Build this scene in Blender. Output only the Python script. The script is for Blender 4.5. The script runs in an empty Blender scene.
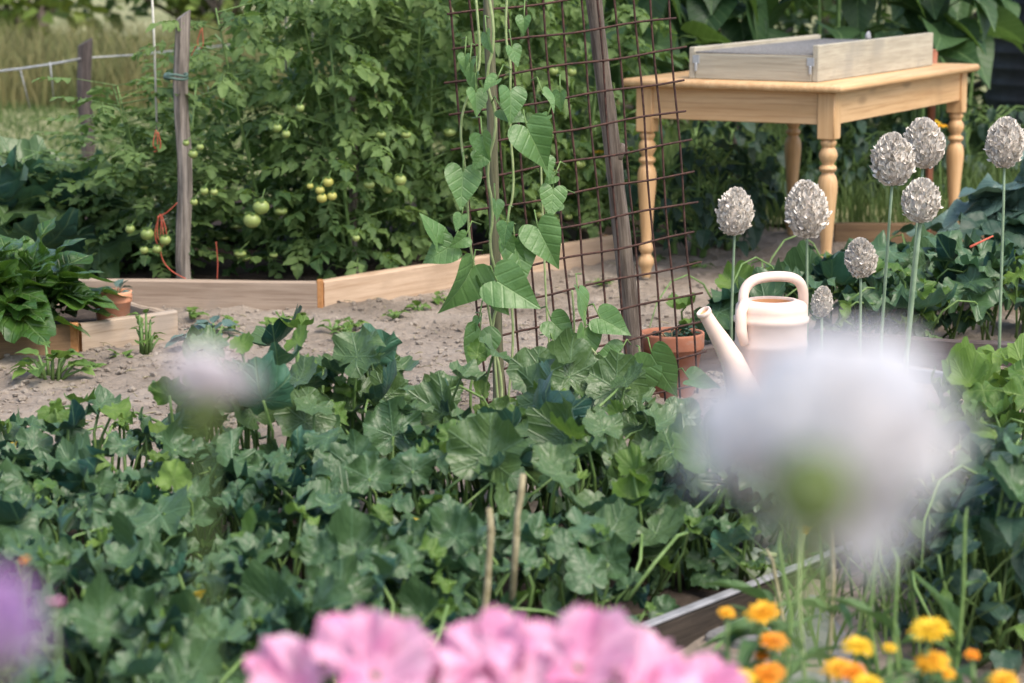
import bpy, math, random
import numpy as np
from mathutils import Vector, Matrix, noise as mnoise

# ------------------------------------------------------------------ camera, sky, sun, exposure
scene = bpy.context.scene
COL = scene.collection
CAM_H = 1.3
PITCH = math.radians(9.55)
F_PX = 1024 * 85.0 / 36.0
cam_data = bpy.data.cameras.new("camera")
cam_data.lens = 85.0
cam_data.sensor_width = 36.0
cam_data.clip_start = 0.05
cam_data.clip_end = 2000.0
cam_data.dof.use_dof = True
cam_data.dof.focus_distance = 6.35
cam_data.dof.aperture_fstop = 4.4
cam_data.dof.aperture_blades = 9
cam = bpy.data.objects.new("camera", cam_data)
COL.objects.link(cam)
cam.location = (0, 0, CAM_H)
cam.rotation_euler = (math.pi / 2 - PITCH, 0, 0)
scene.camera = cam

SUN_EL, SUN_AZ = math.radians(55), math.radians(138)     # azimuth clockwise from +Y
world = bpy.data.worlds.new("World")
scene.world = world
world.use_nodes = True
wn = world.node_tree
wn.nodes.clear()
w_out = wn.nodes.new("ShaderNodeOutputWorld")
w_bg = wn.nodes.new("ShaderNodeBackground")
w_sky = wn.nodes.new("ShaderNodeTexSky")
w_sky.sky_type = 'NISHITA'
w_sky.sun_disc = False
w_sky.sun_elevation = SUN_EL
w_sky.sun_rotation = SUN_AZ
w_sky.dust_density = 3.0
w_sky.ozone_density = 1.0
w_sky.air_density = 1.0
w_bg.inputs['Strength'].default_value = 0.14
wn.links.new(w_sky.outputs[0], w_bg.inputs['Color'])
wn.links.new(w_bg.outputs[0], w_out.inputs['Surface'])

sun_data = bpy.data.lights.new("sun", 'SUN')
sun_data.energy = 1.5
sun_data.angle = math.radians(34)
sun_data.color = (1.0, 0.92, 0.80)
sun = bpy.data.objects.new("sun", sun_data)
COL.objects.link(sun)
sdir = Vector((math.sin(SUN_AZ) * math.cos(SUN_EL), math.cos(SUN_AZ) * math.cos(SUN_EL), math.sin(SUN_EL)))
sun.rotation_euler = sdir.to_track_quat('Z', 'Y').to_euler()

scene.view_settings.view_transform = 'Standard'
scene.view_settings.look = 'None'
scene.view_settings.exposure = 1.22
scene.view_settings.gamma = 1.0
scene.view_settings.use_curve_mapping = False
scene.cycles.use_denoising = True
scene.cycles.max_bounces = 8
scene.cycles.transparent_max_bounces = 8

# ------------------------------------------------------------------ helpers: points
def ray(px, py):
    u = (px - 512) / F_PX
    v = (341.5 - py) / F_PX
    c, s = math.cos(PITCH), math.sin(PITCH)
    return Vector((u, c + v * s, -s + v * c))

def G(px, py, z=0.0):
    """the place on the level z that shows there in the photograph"""
    d = ray(px, py)
    t = (z - CAM_H) / d.z
    return Vector((d.x * t, d.y * t, z))

def P(px, py, Y):
    """the place at distance Y in front of the camera"""
    d = ray(px, py)
    t = Y / d.y
    return Vector((d.x * t, d.y * t, CAM_H + d.z * t))

# ------------------------------------------------------------------ helpers: geometry
class MB:
    def __init__(self):
        self.v, self.f, self.uv, self.t, self.m = [], [], [], [], []
        self.n = 0

    def add(self, V, F, UV=None, tint=0.5, mi=0):
        V = np.asarray(V, dtype=np.float64).reshape(-1, 3)
        k = len(V)
        self.v.append(V)
        n = self.n
        self.f.extend([tuple(i + n for i in f) for f in F])
        self.uv.append(np.asarray(UV, dtype=np.float64) if UV is not None else np.zeros((k, 2)))
        self.t.append(np.full(k, tint) if np.isscalar(tint) else np.asarray(tint))
        self.m.extend([mi] * len(F))
        self.n += k

    def put(self, T, R, pos, s=1.0, tint=0.5, mi=0):
        V, F, UV = T
        self.add((V * s) @ np.asarray(R).T + np.asarray(pos), F, UV, tint, mi)

    def tube(self, pts, radii, seg=6, tint=0.5, mi=0, cap=True):
        pts = [Vector(p) for p in pts]
        k = len(pts)
        if np.isscalar(radii):
            radii = [radii] * k
        V, F, UV = [], [], []
        ref = None
        ln = 0
        for i, p in enumerate(pts):
            d = (pts[min(i + 1, k - 1)] - pts[max(i - 1, 0)])
            if d.length < 1e-9:
                d = Vector((0, 0, 1))
            d.normalize()
            if ref is None:
                ref = Vector((1, 0, 0)) if abs(d.x) < 0.9 else Vector((0, 1, 0))
            a = (ref - d * ref.dot(d)).normalized()
            ref = a
            b = d.cross(a)
            if i:
                ln += (p - pts[i - 1]).length
            for j in range(seg):
                an = 2 * math.pi * j / seg
                V.append(p + (a * math.cos(an) + b * math.sin(an)) * radii[i])
                UV.append((j / seg, ln))
        for i in range(k - 1):
            for j in range(seg):
                j2 = (j + 1) % seg
                F.append((i * seg + j, i * seg + j2, (i + 1) * seg + j2, (i + 1) * seg + j))
        if cap:
            F.append(tuple(range(seg - 1, -1, -1)))
            F.append(tuple(range((k - 1) * seg, k * seg)))
        self.add([tuple(v) for v in V], F, UV, tint, mi)

    def lathe(self, prof, seg=20, center=(0, 0, 0), tint=0.5, mi=0, R=None, cap=True):
        V, F, UV = [], [], []
        k = len(prof)
        for i, (r, z) in enumerate(prof):
            for j in range(seg):
                an = 2 * math.pi * j / seg
                V.append((r * math.cos(an), r * math.sin(an), z))
                UV.append((j / seg, z))
        for i in range(k - 1):
            for j in range(seg):
                j2 = (j + 1) % seg
                F.append((i * seg + j, i * seg + j2, (i + 1) * seg + j2, (i + 1) * seg + j))
        if cap:
            F.append(tuple(range(seg - 1, -1, -1)))
            F.append(tuple(range((k - 1) * seg, k * seg)))
        V = np.array(V)
        if R is not None:
            V = V @ np.asarray(R).T
        self.add(V + np.array(center), F, UV, tint, mi)

    def box(self, lo, hi, bev=0.0, tint=0.5, mi=0, R=None, pos=(0, 0, 0)):
        """box with chamfered edges"""
        lo, hi = np.array(lo, float), np.array(hi, float)
        c, h = (lo + hi) / 2, (hi - lo) / 2
        b = min(bev, h.min() * 0.8)
        if b <= 0:
            b = h.min() * 0.02
        V, idx = [], {}
        for sx in (-1, 1):
            for sy in (-1, 1):
                for sz in (-1, 1):
                    for ax in range(3):
                        p = np.array([sx, sy, sz]) * h
                        for q in range(3):
                            if q != ax:
                                p[q] -= (sx, sy, sz)[q] * b
                        idx[(sx, sy, sz, ax)] = len(V)
                        V.append(p + c)
        F = []
        for ax in range(3):
            o = [q for q in range(3) if q != ax]
            for s in (-1, 1):
                ring = []
                for (a, bb) in ((-1, -1), (1, -1), (1, 1), (-1, 1)):
                    k = [0, 0, 0]
                    k[ax] = s; k[o[0]] = a; k[o[1]] = bb
                    ring.append(idx[(*k, ax)])
                F.append(tuple(ring))
            for a in (-1, 1):
                for bb in (-1, 1):
                    k1 = [0, 0, 0]; k1[o[0]] = a; k1[o[1]] = bb
                    k1[ax] = -1; m1 = tuple(k1); k1[ax] = 1; m2 = tuple(k1)
                    F.append((idx[(*m1, o[0])], idx[(*m2, o[0])], idx[(*m2, o[1])], idx[(*m1, o[1])]))
        for sx in (-1, 1):
            for sy in (-1, 1):
                for sz in (-1, 1):
                    F.append(tuple(idx[(sx, sy, sz, q)] for q in range(3)))
        # orient faces outward
        Va = np.array(V)
        FF = []
        for f in F:
            p = Va[list(f)]
            nrm = np.cross(p[1] - p[0], p[2] - p[0])
            FF.append(f if np.dot(nrm, p.mean(0) - c) > 0 else tuple(reversed(f)))
        if R is not None:
            Va = Va @ np.asarray(R).T
        self.add(Va + np.array(pos), FF, np.zeros((len(V), 2)), tint, mi)

    def build(self, name, mat, parent=None, smooth=True):
        me = bpy.data.meshes.new(name)
        V = np.concatenate(self.v)
        me.from_pydata(V.tolist(), [], self.f)
        uvl = me.uv_layers.new(name="uv")
        li = np.empty(len(me.loops), dtype=np.int32)
        me.loops.foreach_get('vertex_index', li)
        uvl.data.foreach_set('uv', np.concatenate(self.uv)[li].astype(np.float32).ravel())
        at = me.attributes.new('tint', 'FLOAT', 'POINT')
        at.data.foreach_set('value', np.concatenate(self.t).astype(np.float32))
        mats = mat if isinstance(mat, (list, tuple)) else [mat]
        for mm in mats:
            me.materials.append(mm)
        if len(mats) > 1:
            me.polygons.foreach_set('material_index', np.array(self.m, dtype=np.int32))
        me.polygons.foreach_set('use_smooth', np.full(len(me.polygons), smooth))
        me.update()
        o = bpy.data.objects.new(name, me)
        COL.objects.link(o)
        if parent is not None:
            o.parent = parent
        return o

def tag(o, label, cat, group=None):
    o['label'] = label
    o['category'] = cat
    if group:
        o['group'] = group
    return o

def thing(name, label, cat, loc=(0, 0, 0), rz=0.0, group=None):
    o = bpy.data.objects.new(name, None)
    COL.objects.link(o)
    o.empty_display_size = 0.1
    o.location = loc
    o.rotation_euler = (0, 0, rz)
    return tag(o, label, cat, group)

def copy_thing(o, label, loc, rz=0.0, s=1.0, flip=False):
    c = o.copy()
    COL.objects.link(c)
    c.location = loc
    c.rotation_euler = (0, 0, rz)
    c.scale = (-s if flip else s, s, s)
    c['label'] = label
    for ch in o.children:
        d = ch.copy()
        COL.objects.link(d)
        d.parent = c
        for gc in ch.children:
            e = gc.copy()
            COL.objects.link(e)
            e.parent = d
    return c

def frame(az, pitch, roll=0.0):
    """columns x,y,z: y runs to the leaf tip, z is the leaf's upper side"""
    y = Vector((math.cos(az) * math.cos(pitch), math.sin(az) * math.cos(pitch), math.sin(pitch)))
    x = Vector((math.sin(az), -math.cos(az), 0))
    z = x.cross(y)
    if roll:
        q = Matrix.Rotation(roll, 3, y)
        x, z = q @ x, q @ z
    return np.array([[x[i], y[i], z[i]] for i in range(3)])

def mat_to_z(d):
    q = Vector(d).to_track_quat('Z', 'Y').to_matrix()
    return np.array([[q[i][j] for j in range(3)] for i in range(3)])

# ------------------------------------------------------------------ leaf shapes
def ring_leaf(outline, origin, rings, zf):
    """leaf blade as rings shrinking from the outline to the origin (petiole)"""
    O = np.array(outline, float)
    n = len(O)
    V = [np.array([origin[0], origin[1]])]
    fr = np.linspace(0, 1, rings + 1)[1:]
    for k in fr:
        for p in O:
            V.append(np.array(origin) * (1 - k) + p * k)
    V = np.array(V)
    Z = np.array([zf(p[0], p[1]) for p in V])
    F = []
    for j in range(n):
        F.append((0, 1 + j, 1 + (j + 1) % n))
    for k in range(rings - 1):
        a, b = 1 + k * n, 1 + (k + 1) * n
        for j in range(n):
            j2 = (j + 1) % n
            F.append((a + j, b + j, b + j2, a + j2))
    return (np.column_stack([V, Z]), F, V.copy())

def palmate(rng, depth=0.22, seg=44, rings=5, cup=0.25, ruffle=0.07, droop=0.2, lobes=60):
    o = rng.uniform(0, 200)
    ph = [rng.uniform(0, 6.28) for _ in range(4)]
    sx, sk = rng.uniform(.92, 1.14), rng.uniform(-.12, .12)
    nz = lambda a, b, c=0.0: mnoise.noise(Vector((a + o, b - o, c + o * .37)))
    out = []
    for j in range(seg):
        th = -math.pi + 2 * math.pi * (j + 0.5) / seg
        t2 = th + .10 * math.sin(2 * th + ph[0])
        lob = 0.5 - 0.5 * math.cos(math.radians(360 / lobes) * math.degrees(t2))
        R = (0.60 + 0.10 * math.cos(th)) * (1 - depth * lob * (.6 + .8 * abs(nz(th, 3))))
        a = max(0.0, (abs(th) - math.radians(145)) / math.radians(35))
        R *= 1 - 0.8 * a * a
        R *= 1 + .16 * nz(math.cos(th) * 1.3, math.sin(th) * 1.3) + .10 * nz(math.cos(th) * 3.4, math.sin(th) * 3.4, 5) + .055 * math.sin(11 * th + ph[1]) + .03 * math.sin(17 * th + ph[2])
        out.append((R * math.sin(th) * sx + sk * R * math.cos(th), R * math.cos(th)))
    def zf(x, y):
        r = math.hypot(x, y)
        th = math.atan2(x, y)
        vein = abs(((th / math.radians(60) + 100.5) % 1) - .5) * 2        # 0 on a vein
        return (cup * r * r * 1.3 - droop * max(0, y) ** 2 - droop * 0.9 * x * x + .035 * r * math.sin(vein * math.pi)
                + ruffle * 3.2 * r * nz(2.3 * x, 2.3 * y, 1.7) + ruffle * 3.0 * r * r * nz(5.2 * x, 5.2 * y, 4)
                + ruffle * 2.6 * r ** 3 * math.sin(6 * th + ph[2] + 2 * math.sin(2 * th + ph[3])))
    return ring_leaf(out, (0, 0), rings, zf)

def sym_outline(half, n):
    """resample a half outline (from sinus to tip) and mirror it"""
    H = np.array(half, float)
    d = np.r_[0, np.cumsum(np.linalg.norm(np.diff(H, axis=0), axis=1))]
    # catmull-ish smoothing through dense linear resample + averaging
    t = np.linspace(0, d[-1], 60)
    X = np.interp(t, d, H[:, 0]); Y = np.interp(t, d, H[:, 1])
    for _ in range(3):
        X[1:-1] = (X[:-2] + 2 * X[1:-1] + X[2:]) / 4
        Y[1:-1] = (Y[:-2] + 2 * Y[1:-1] + Y[2:]) / 4
    ii = np.linspace(0, 59, n).round().astype(int)
    a = [(X[i], Y[i]) for i in ii]
    return a + [(-x, y) for (x, y) in a[-2:0:-1]]

def heart(rng, fold=0.25, droop=0.25, n=16, rings=4):
    half = [(0, -0.02), (.10, -.14), (.22, -.20), (.36, -.18), (.46, -.06), (.49, .10), (.45, .28), (.36, .46), (.24, .64), (.11, .82), (0, 1.0)]
    ph = rng.uniform(0, 6)
    o = sym_outline(half, n)
    return ring_leaf(o, (0, 0.0), rings, lambda x, y: fold * abs(x) - droop * max(y, 0) ** 2 + 0.05 * math.sin(6 * y + ph) * abs(x) * 2 + 0.02 * math.sin(9 * x + ph))

def ovate(rng, width=0.4, fold=0.25, droop=0.3, wave=0.05, pucker=0.0, n=16, rings=3, jag=0.0):
    half = [(0, 0), (width * .55, .08), (width * .9, .22), (width, .4), (width * .85, .6), (width * .5, .82), (0, 1.0)]
    o = sym_outline(half, n)
    o = [(x * (1 + jag * rng.uniform(-1, 1)), y + jag * .12 * rng.uniform(-1, 1)) for (x, y) in o]
    ph = [rng.uniform(0, 6) for _ in range(3)]
    return ring_leaf(o, (0, 0.3), rings, lambda x, y: fold * abs(x) - droop * y * y + wave * math.sin(11 * y + ph[0] + (2 if x > 0 else 0)) * abs(x) / width
                     + pucker * math.sin(16 * x + ph[1]) * math.sin(14 * y + ph[2]))

# ------------------------------------------------------------------ materials
def new_mat(name):
    m = bpy.data.materials.new(name)
    m.use_nodes = True
    nt = m.node_tree
    nt.nodes.clear()
    out = nt.nodes.new('ShaderNodeOutputMaterial')
    b = nt.nodes.new('ShaderNodeBsdfPrincipled')
    nt.links.new(b.outputs[0], out.inputs['Surface'])
    return m, nt, b, out

class NT:
    def __init__(self, nt):
        self.nt = nt
    def n(self, typ, **kw):
        nd = self.nt.nodes.new(typ)
        for k, v in kw.items():
            setattr(nd, k, v)
        return nd
    def link(self, a, b):
        self.nt.links.new(a, b)
    def val(self, sock, v):
        if hasattr(v, 'is_output'):
            self.link(v, sock)
        else:
            sock.default_value = v
    def math(self, op, a, b=None, c=None, clamp=False):
        nd = self.n('ShaderNodeMath', operation=op)
        nd.use_clamp = clamp
        self.val(nd.inputs[0], a)
        if b is not None: self.val(nd.inputs[1], b)
        if c is not None: self.val(nd.inputs[2], c)
        return nd.outputs[0]
    def mix(self, f, a, b):
        nd = self.n('ShaderNodeMix', data_type='RGBA')
        self.val(nd.inputs[0], f)
        self.val(nd.inputs[6], a if hasattr(a, 'is_output') else (*a, 1))
        self.val(nd.inputs[7], b if hasattr(b, 'is_output') else (*b, 1))
        return nd.outputs[2]
    def smooth(self, v, lo, hi):
        nd = self.n('ShaderNodeMapRange', interpolation_type='SMOOTHSTEP')
        self.val(nd.inputs[0], v)
        nd.inputs[1].default_value = lo; nd.inputs[2].default_value = hi
        return nd.outputs[0]
    def noise(self, vec, scale, detail=4, rough=0.55):
        nd = self.n('ShaderNodeTexNoise')
        if vec is not None: self.link(vec, nd.inputs['Vector'])
        nd.inputs['Scale'].default_value = scale
        nd.inputs['Detail'].default_value = detail
        nd.inputs['Roughness'].default_value = rough
        return nd.outputs['Fac']
    def bump(self, h, strength, dist):
        nd = self.n('ShaderNodeBump')
        nd.inputs['Strength'].default_value = strength
        nd.inputs['Distance'].default_value = dist
        self.link(h, nd.inputs['Height'])
        return nd.outputs['Normal']
    def coord(self, what='Object'):
        return self.n('ShaderNodeTexCoord').outputs[what]
    def mapping(self, vec, scale):
        nd = self.n('ShaderNodeMapping')
        self.link(vec, nd.inputs[0])
        nd.inputs['Scale'].default_value = scale
        return nd.outputs[0]

def leaf_mat(name, dark, light, vein=None, kind='pin', rough=0.5, spec=0.4, transl=0.3, tr_col=None, back=None, freq=7.0, bump=0.35, blotch=None, v2k=.3, sheen=0):
    m, nt, b, out = new_mat(name)
    t = NT(nt)
    at = t.n('ShaderNodeAttribute', attribute_name='tint')
    uvn = t.n('ShaderNodeUVMap', uv_map='uv')
    sp = t.n('ShaderNodeSeparateXYZ'); t.link(uvn.outputs[0], sp.inputs[0])
    x, y = sp.outputs[0], sp.outputs[1]
    nz = t.noise(t.coord('Object'), 22, 3)
    f = t.math('ADD', at.outputs['Fac'], t.math('MULTIPLY', t.math('SUBTRACT', nz, 0.5), 0.9), clamp=True)
    col = t.mix(f, dark, light)
    if blotch:
        nb = t.noise(t.coord('Object'), 4.0, 2)
        col = t.mix(t.smooth(nb, .58, .72), col, blotch)
    if kind == 'palm':
        r = t.math('SQRT', t.math('ADD', t.math('MULTIPLY', x, x), t.math('MULTIPLY', y, y)))
        th = t.math('ARCTAN2', x, y)
        D = math.radians(60)
        q = t.math('DIVIDE', th, D)
        q = t.math('ADD', q, 100.5)
        fr = t.math('SUBTRACT', t.math('FRACT', q), 0.5)
        ang = t.math('MULTIPLY', t.math('ABSOLUTE', fr), D)
        d1 = t.math('MULTIPLY', r, t.math('SINE', ang))
        al = t.math('MULTIPLY', r, t.math('COSINE', ang))
        d2 = t.math('FRACT', t.math('MULTIPLY', t.math('SUBTRACT', al, t.math('MULTIPLY', d1, 1.1)), freq))
    else:
        d1 = t.math('ABSOLUTE', x)
        d2 = t.math('FRACT', t.math('MULTIPLY', t.math('SUBTRACT', y, t.math('MULTIPLY', d1, 0.8)), freq))
    v1 = t.math('SUBTRACT', 1.0, t.smooth(d1, 0.004, 0.022))
    v2 = t.math('SUBTRACT', 1.0, t.smooth(t.math('ABSOLUTE', t.math('SUBTRACT', d2, 0.5)), 0.02, 0.16))
    v = t.math('MAXIMUM', v1, t.math('MULTIPLY', v2, v2k))
    if vein:
        col = t.mix(t.math('MULTIPLY', v, 0.75), col, vein)
    if back:
        geo = t.n('ShaderNodeNewGeometry')
        bc = t.mix(t.math('MULTIPLY', v, 0.7), back, vein or back)
        col = t.mix(geo.outputs['Backfacing'], col, bc)
    h = t.math('ADD', t.math('MULTIPLY', v, -1.0), t.math('MULTIPLY', t.noise(uvn.outputs[0], 6, 2), 0.45))
    nrm = t.bump(h, bump, 0.02)
    t.link(col, b.inputs['Base Color'])
    t.link(nrm, b.inputs['Normal'])
    rn = t.math('ADD', t.math('MULTIPLY', t.noise(t.coord('Object'), 60, 2), 0.25), rough - 0.12)
    t.link(rn, b.inputs['Roughness'])
    b.inputs['Specular IOR Level'].default_value = spec
    if sheen:
        b.inputs['Sheen Weight'].default_value = sheen
        b.inputs['Sheen Roughness'].default_value = .45
        b.inputs['Sheen Tint'].default_value = (.72, .9, 1, 1)
    if transl > 0:
        tr = t.n('ShaderNodeBsdfTranslucent')
        tc = tr_col or tuple(min(1, c * k) for c, k in zip(light, (1.5, 1.45, 0.8)))
        t.link(t.mix(0.55, col, tc), tr.inputs['Color'])
        mx = t.n('ShaderNodeMixShader')
        mx.inputs[0].default_value = transl
        t.link(b.outputs[0], mx.inputs[1]); t.link(tr.outputs[0], mx.inputs[2])
        t.link(mx.outputs[0], out.inputs['Surface'])
    return m

def plain_mat(name, c1, c2, scale=30, rough=0.6, spec=0.4, bump=0.1, tint=False, detail=4, metal=0.0, transl=0.0):
    m, nt, b, out = new_mat(name)
    t = NT(nt)
    n = t.noise(t.coord('Object'), scale, detail)
    f = t.smooth(n, .3, .7)
    if tint:
        at = t.n('ShaderNodeAttribute', attribute_name='tint')
        f = t.math('ADD', t.math('MULTIPLY', f, .5), t.math('MULTIPLY', at.outputs['Fac'], .5))
    col = t.mix(f, c1, c2)
    t.link(col, b.inputs['Base Color'])
    b.inputs['Roughness'].default_value = rough
    b.inputs['Metallic'].default_value = metal
    b.inputs['Specular IOR Level'].default_value = spec
    if bump:
        t.link(t.bump(n, bump, 0.01), b.inputs['Normal'])
    if transl > 0:
        tr = t.n('ShaderNodeBsdfTranslucent')
        t.link(col, tr.inputs['Color'])
        mx = t.n('ShaderNodeMixShader')
        mx.inputs[0].default_value = transl
        t.link(b.outputs[0], mx.inputs[1]); t.link(tr.outputs[0], mx.inputs[2])
        t.link(mx.outputs[0], out.inputs['Surface'])
    return m

def wood_mat(name, c1, c2, c3, axis=0, grain=1.0, knots=0.4, rough=0.7, streak=None):
    """grain along the object's own axis; knots and weather streaks"""
    m, nt, b, out = new_mat(name)
    t = NT(nt)
    oc = t.coord('Object')
    sc = [26 * grain] * 3
    sc[axis] = 1.6 * grain
    g = t.noise(t.mapping(oc, sc), 1.0, 8, .7)
    sc2 = [120 * grain] * 3
    sc2[axis] = 3.0 * grain
    g2 = t.noise(t.mapping(oc, sc2), 1.3, 4, .6)
    col = t.mix(t.smooth(g, .38, .62), c1, c2)
    col = t.mix(t.math('MULTIPLY', t.smooth(g2, .5, .68), .6), col, c3)
    big = t.noise(oc, 2.6, 5, .65)
    col = t.mix(t.math('MULTIPLY', t.smooth(big, .5, .75), .45), col, tuple(c * .62 for c in c1))
    vo = t.n('ShaderNodeTexVoronoi')
    sk = [14, 14, 14]; sk[axis] = 4.5
    t.link(t.mapping(oc, sk), vo.inputs['Vector'])
    vo.inputs['Scale'].default_value = 0.55
    kn = t.math('MULTIPLY', t.math('SUBTRACT', 1.0, t.smooth(vo.outputs['Distance'], .05, .2)), knots)
    col = t.mix(kn, col, tuple(c * .45 for c in c3))
    if streak:
        st = t.noise(oc, 5, 4)
        col = t.mix(t.math('MULTIPLY', t.smooth(st, .48, .7), .7), col, streak)
    t.link(col, b.inputs['Base Color'])
    b.inputs['Roughness'].default_value = rough
    b.inputs['Specular IOR Level'].default_value = .3
    t.link(t.bump(t.math('ADD', g, t.math('MULTIPLY', g2, .5)), .35, .006), b.inputs['Normal'])
    return m

# foliage
M = {}
M['squash'] = leaf_mat('squash_leaf', (.004, .030, .032), (.050, .142, .088), (.10, .19, .095), 'palm', rough=.42, spec=.5, transl=.16, tr_col=(.09, .18, .03), back=(.048, .10, .036), freq=6, bump=.35, v2k=.14, sheen=.04)
M['squash_young'] = leaf_mat('young_squash_leaf', (.06, .13, .022), (.14, .235, .04), (.18, .26, .07), 'palm', rough=.5, transl=.3, tr_col=(.2, .33, .05), freq=9)
M['cabbage'] = leaf_mat('round_leaf', (.006, .036, .036), (.058, .15, .088), (.12, .20, .095), 'palm', rough=.40, spec=.55, transl=.18, tr_col=(.12, .21, .035), back=(.062, .115, .034), freq=5, bump=.4, v2k=.22, sheen=.04)
M['stem'] = plain_mat('green_stem', (.09, .16, .04), (.15, .24, .07), 40, .55, .4, .1)
M['stem_pale'] = plain_mat('pale_stem', (.20, .27, .10), (.30, .36, .17), 40, .55, .4, .1)
M['dry'] = plain_mat('dry_stalk', (.19, .165, .09), (.34, .30, .19), 50, .8, .2, .3)
M['heart'] = leaf_mat('vine_leaf', (.06, .145, .038), (.135, .25, .075), (.17, .28, .10), 'pin', rough=.42, spec=.55, transl=.3, tr_col=(.18, .34, .05), back=(.09, .18, .06), freq=4, bump=.3, v2k=.22, sheen=.05)
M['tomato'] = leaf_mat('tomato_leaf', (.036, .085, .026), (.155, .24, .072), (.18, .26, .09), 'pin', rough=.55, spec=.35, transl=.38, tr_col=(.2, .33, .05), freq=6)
M['chard'] = leaf_mat('chard_leaf', (.022, .065, .012), (.07, .15, .022), (.16, .26, .09), 'pin', rough=.32, spec=.6, transl=.25, tr_col=(.14, .28, .02), freq=8, bump=.7)
M['broad'] = leaf_mat('broad_leaf', (.018, .05, .018), (.05, .105, .034), (.12, .2, .08), 'pin', rough=.5, spec=.4, transl=.3, tr_col=(.16, .28, .04), freq=6)
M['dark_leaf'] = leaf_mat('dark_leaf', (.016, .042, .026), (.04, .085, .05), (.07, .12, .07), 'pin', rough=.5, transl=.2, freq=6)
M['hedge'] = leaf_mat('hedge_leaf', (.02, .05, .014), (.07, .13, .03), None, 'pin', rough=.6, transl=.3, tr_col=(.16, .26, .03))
M['hedge_light'] = leaf_mat('yellow_green_hedge_leaf', (.08, .14, .025), (.20, .27, .05), None, 'pin', rough=.6, transl=.35, tr_col=(.3, .36, .05))  # yellow-green leaf colour of the meadow shrubs
M['blue_leaf'] = leaf_mat('blue_green_leaf', (.06, .11, .09), (.11, .18, .15), (.16, .24, .2), 'pin', rough=.4, transl=.15, freq=8)
M['leek'] = leaf_mat('marigold_leaf', (.04, .10, .03), (.09, .17, .05), None, 'pin', rough=.5, transl=.25)
M['grass'] = plain_mat('grass_blade', (.045, .095, .022), (.145, .20, .062), 3, .6, .3, 0, tint=True, transl=.3)
M['dry_grass'] = plain_mat('dry_grass_blade', (.09, .125, .04), (.27, .23, .105), 2, .7, .2, 0, tint=True, transl=.25)
# timber and hard things
M['plank_grey'] = wood_mat('grey_plank', (.25, .185, .135), (.34, .265, .20), (.17, .115, .08), 0, 1, .5, streak=(.27, .225, .18))
M['plank_pink'] = wood_mat('pinkish_plank', (.40, .285, .19), (.50, .37, .26), (.30, .19, .11), 0, .8, .35)  # pale pinkish tan, lighter than the grey boards
M['plank_tan'] = wood_mat('tan_plank', (.32, .25, .18), (.42, .33, .245), (.22, .15, .09), 0, 1, .5, streak=(.28, .24, .2))
M['plank_brown'] = wood_mat('brown_plank', (.15, .095, .05), (.22, .14, .075), (.09, .05, .03), 0, 1, .4)
M['plank_dark'] = wood_mat('old_plank', (.065, .048, .04), (.11, .086, .076), (.035, .026, .023), 0, 1.5, .4, streak=(.12, .10, .10))
M['edging_board'] = wood_mat('soiled_board', (.03, .024, .019), (.06, .047, .037), (.018, .014, .011), 0, 1.5, .3)
M['end_grain'] = plain_mat('end_grain', (.30, .14, .05), (.40, .20, .08), 60, .8, .2, .2)
M['pine_x'] = wood_mat('pine_along', (.50, .30, .14), (.60, .39, .205), (.38, .205, .09), 0, .7, .55, rough=.42)
M['pine_z'] = wood_mat('pine_upright', (.50, .30, .14), (.60, .39, .205), (.38, .205, .09), 2, .7, .4, rough=.42)
M['box_wood'] = wood_mat('weathered_board', (.33, .30, .23), (.42, .385, .30), (.22, .19, .14), 0, 1.2, .2, rough=.85, streak=(.28, .265, .22))
M['post'] = wood_mat('weathered_post', (.10, .085, .07), (.27, .235, .20), (.03, .025, .022), 2, 2.2, .5, rough=.9)
M['post_dark'] = wood_mat('dark_post', (.05, .04, .037), (.115, .095, .085), (.02, .017, .015), 2, 2.2, .4, rough=.9)
M['bark'] = wood_mat('branch_bark', (.085, .065, .05), (.20, .165, .135), (.035, .027, .022), 2, 2.8, .5, rough=.9, streak=(.25, .20, .15))
M['bamboo'] = wood_mat('green_pole', (.085, .085, .045), (.155, .15, .085), (.045, .038, .026), 2, 2, .2, rough=.7)
M['rust'] = plain_mat('rusty_wire', (.035, .018, .015), (.085, .04, .028), 80, .75, .4, .3, metal=.3)
M['wire'] = plain_mat('galvanised_wire', (.33, .34, .34), (.45, .46, .46), 40, .5, .5, 0, metal=.5)
M['string'] = plain_mat('pale_string', (.45, .44, .38), (.58, .57, .5), 60, .9, .2, 0)
M['red_twine'] = plain_mat('red_twine', (.40, .075, .045), (.50, .125, .075), 60, .8, .3, 0)
M['metal_mesh'] = plain_mat('grey_mesh', (.13, .13, .13), (.22, .22, .22), 90, .7, .4, .3, metal=.2)
M['bracket'] = plain_mat('zinc_bracket', (.34, .36, .38), (.44, .46, .48), 50, .4, .5, .1, metal=.5)
M['barrel'] = plain_mat('black_plastic', (.012, .014, .02), (.022, .025, .034), 20, .5, .4, .1)
M['pipe'] = plain_mat('grey_pipe', (.12, .125, .13), (.17, .175, .18), 20, .5, .4, .1)
M['white_strip'] = plain_mat('pale_edging', (.20, .205, .215), (.29, .295, .31), 20, .5, .4, .2)
M['allium'] = plain_mat('dry_floret', (.54, .49, .43), (.82, .77, .69), 18, 1.0, .0, 0, tint=True)
M['allium_core'] = plain_mat('floret_core', (.44, .39, .34), (.54, .48, .42), 60, .9, .1, .3)
M['allium_stem'] = plain_mat('waxy_stem', (.15, .22, .13), (.22, .30, .19), 30, .5, .4, .05)
M['green_fruit'] = plain_mat('unripe_fruit', (.17, .24, .06), (.30, .36, .11), 14, .4, .5, .02, tint=True, transl=.1)
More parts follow.
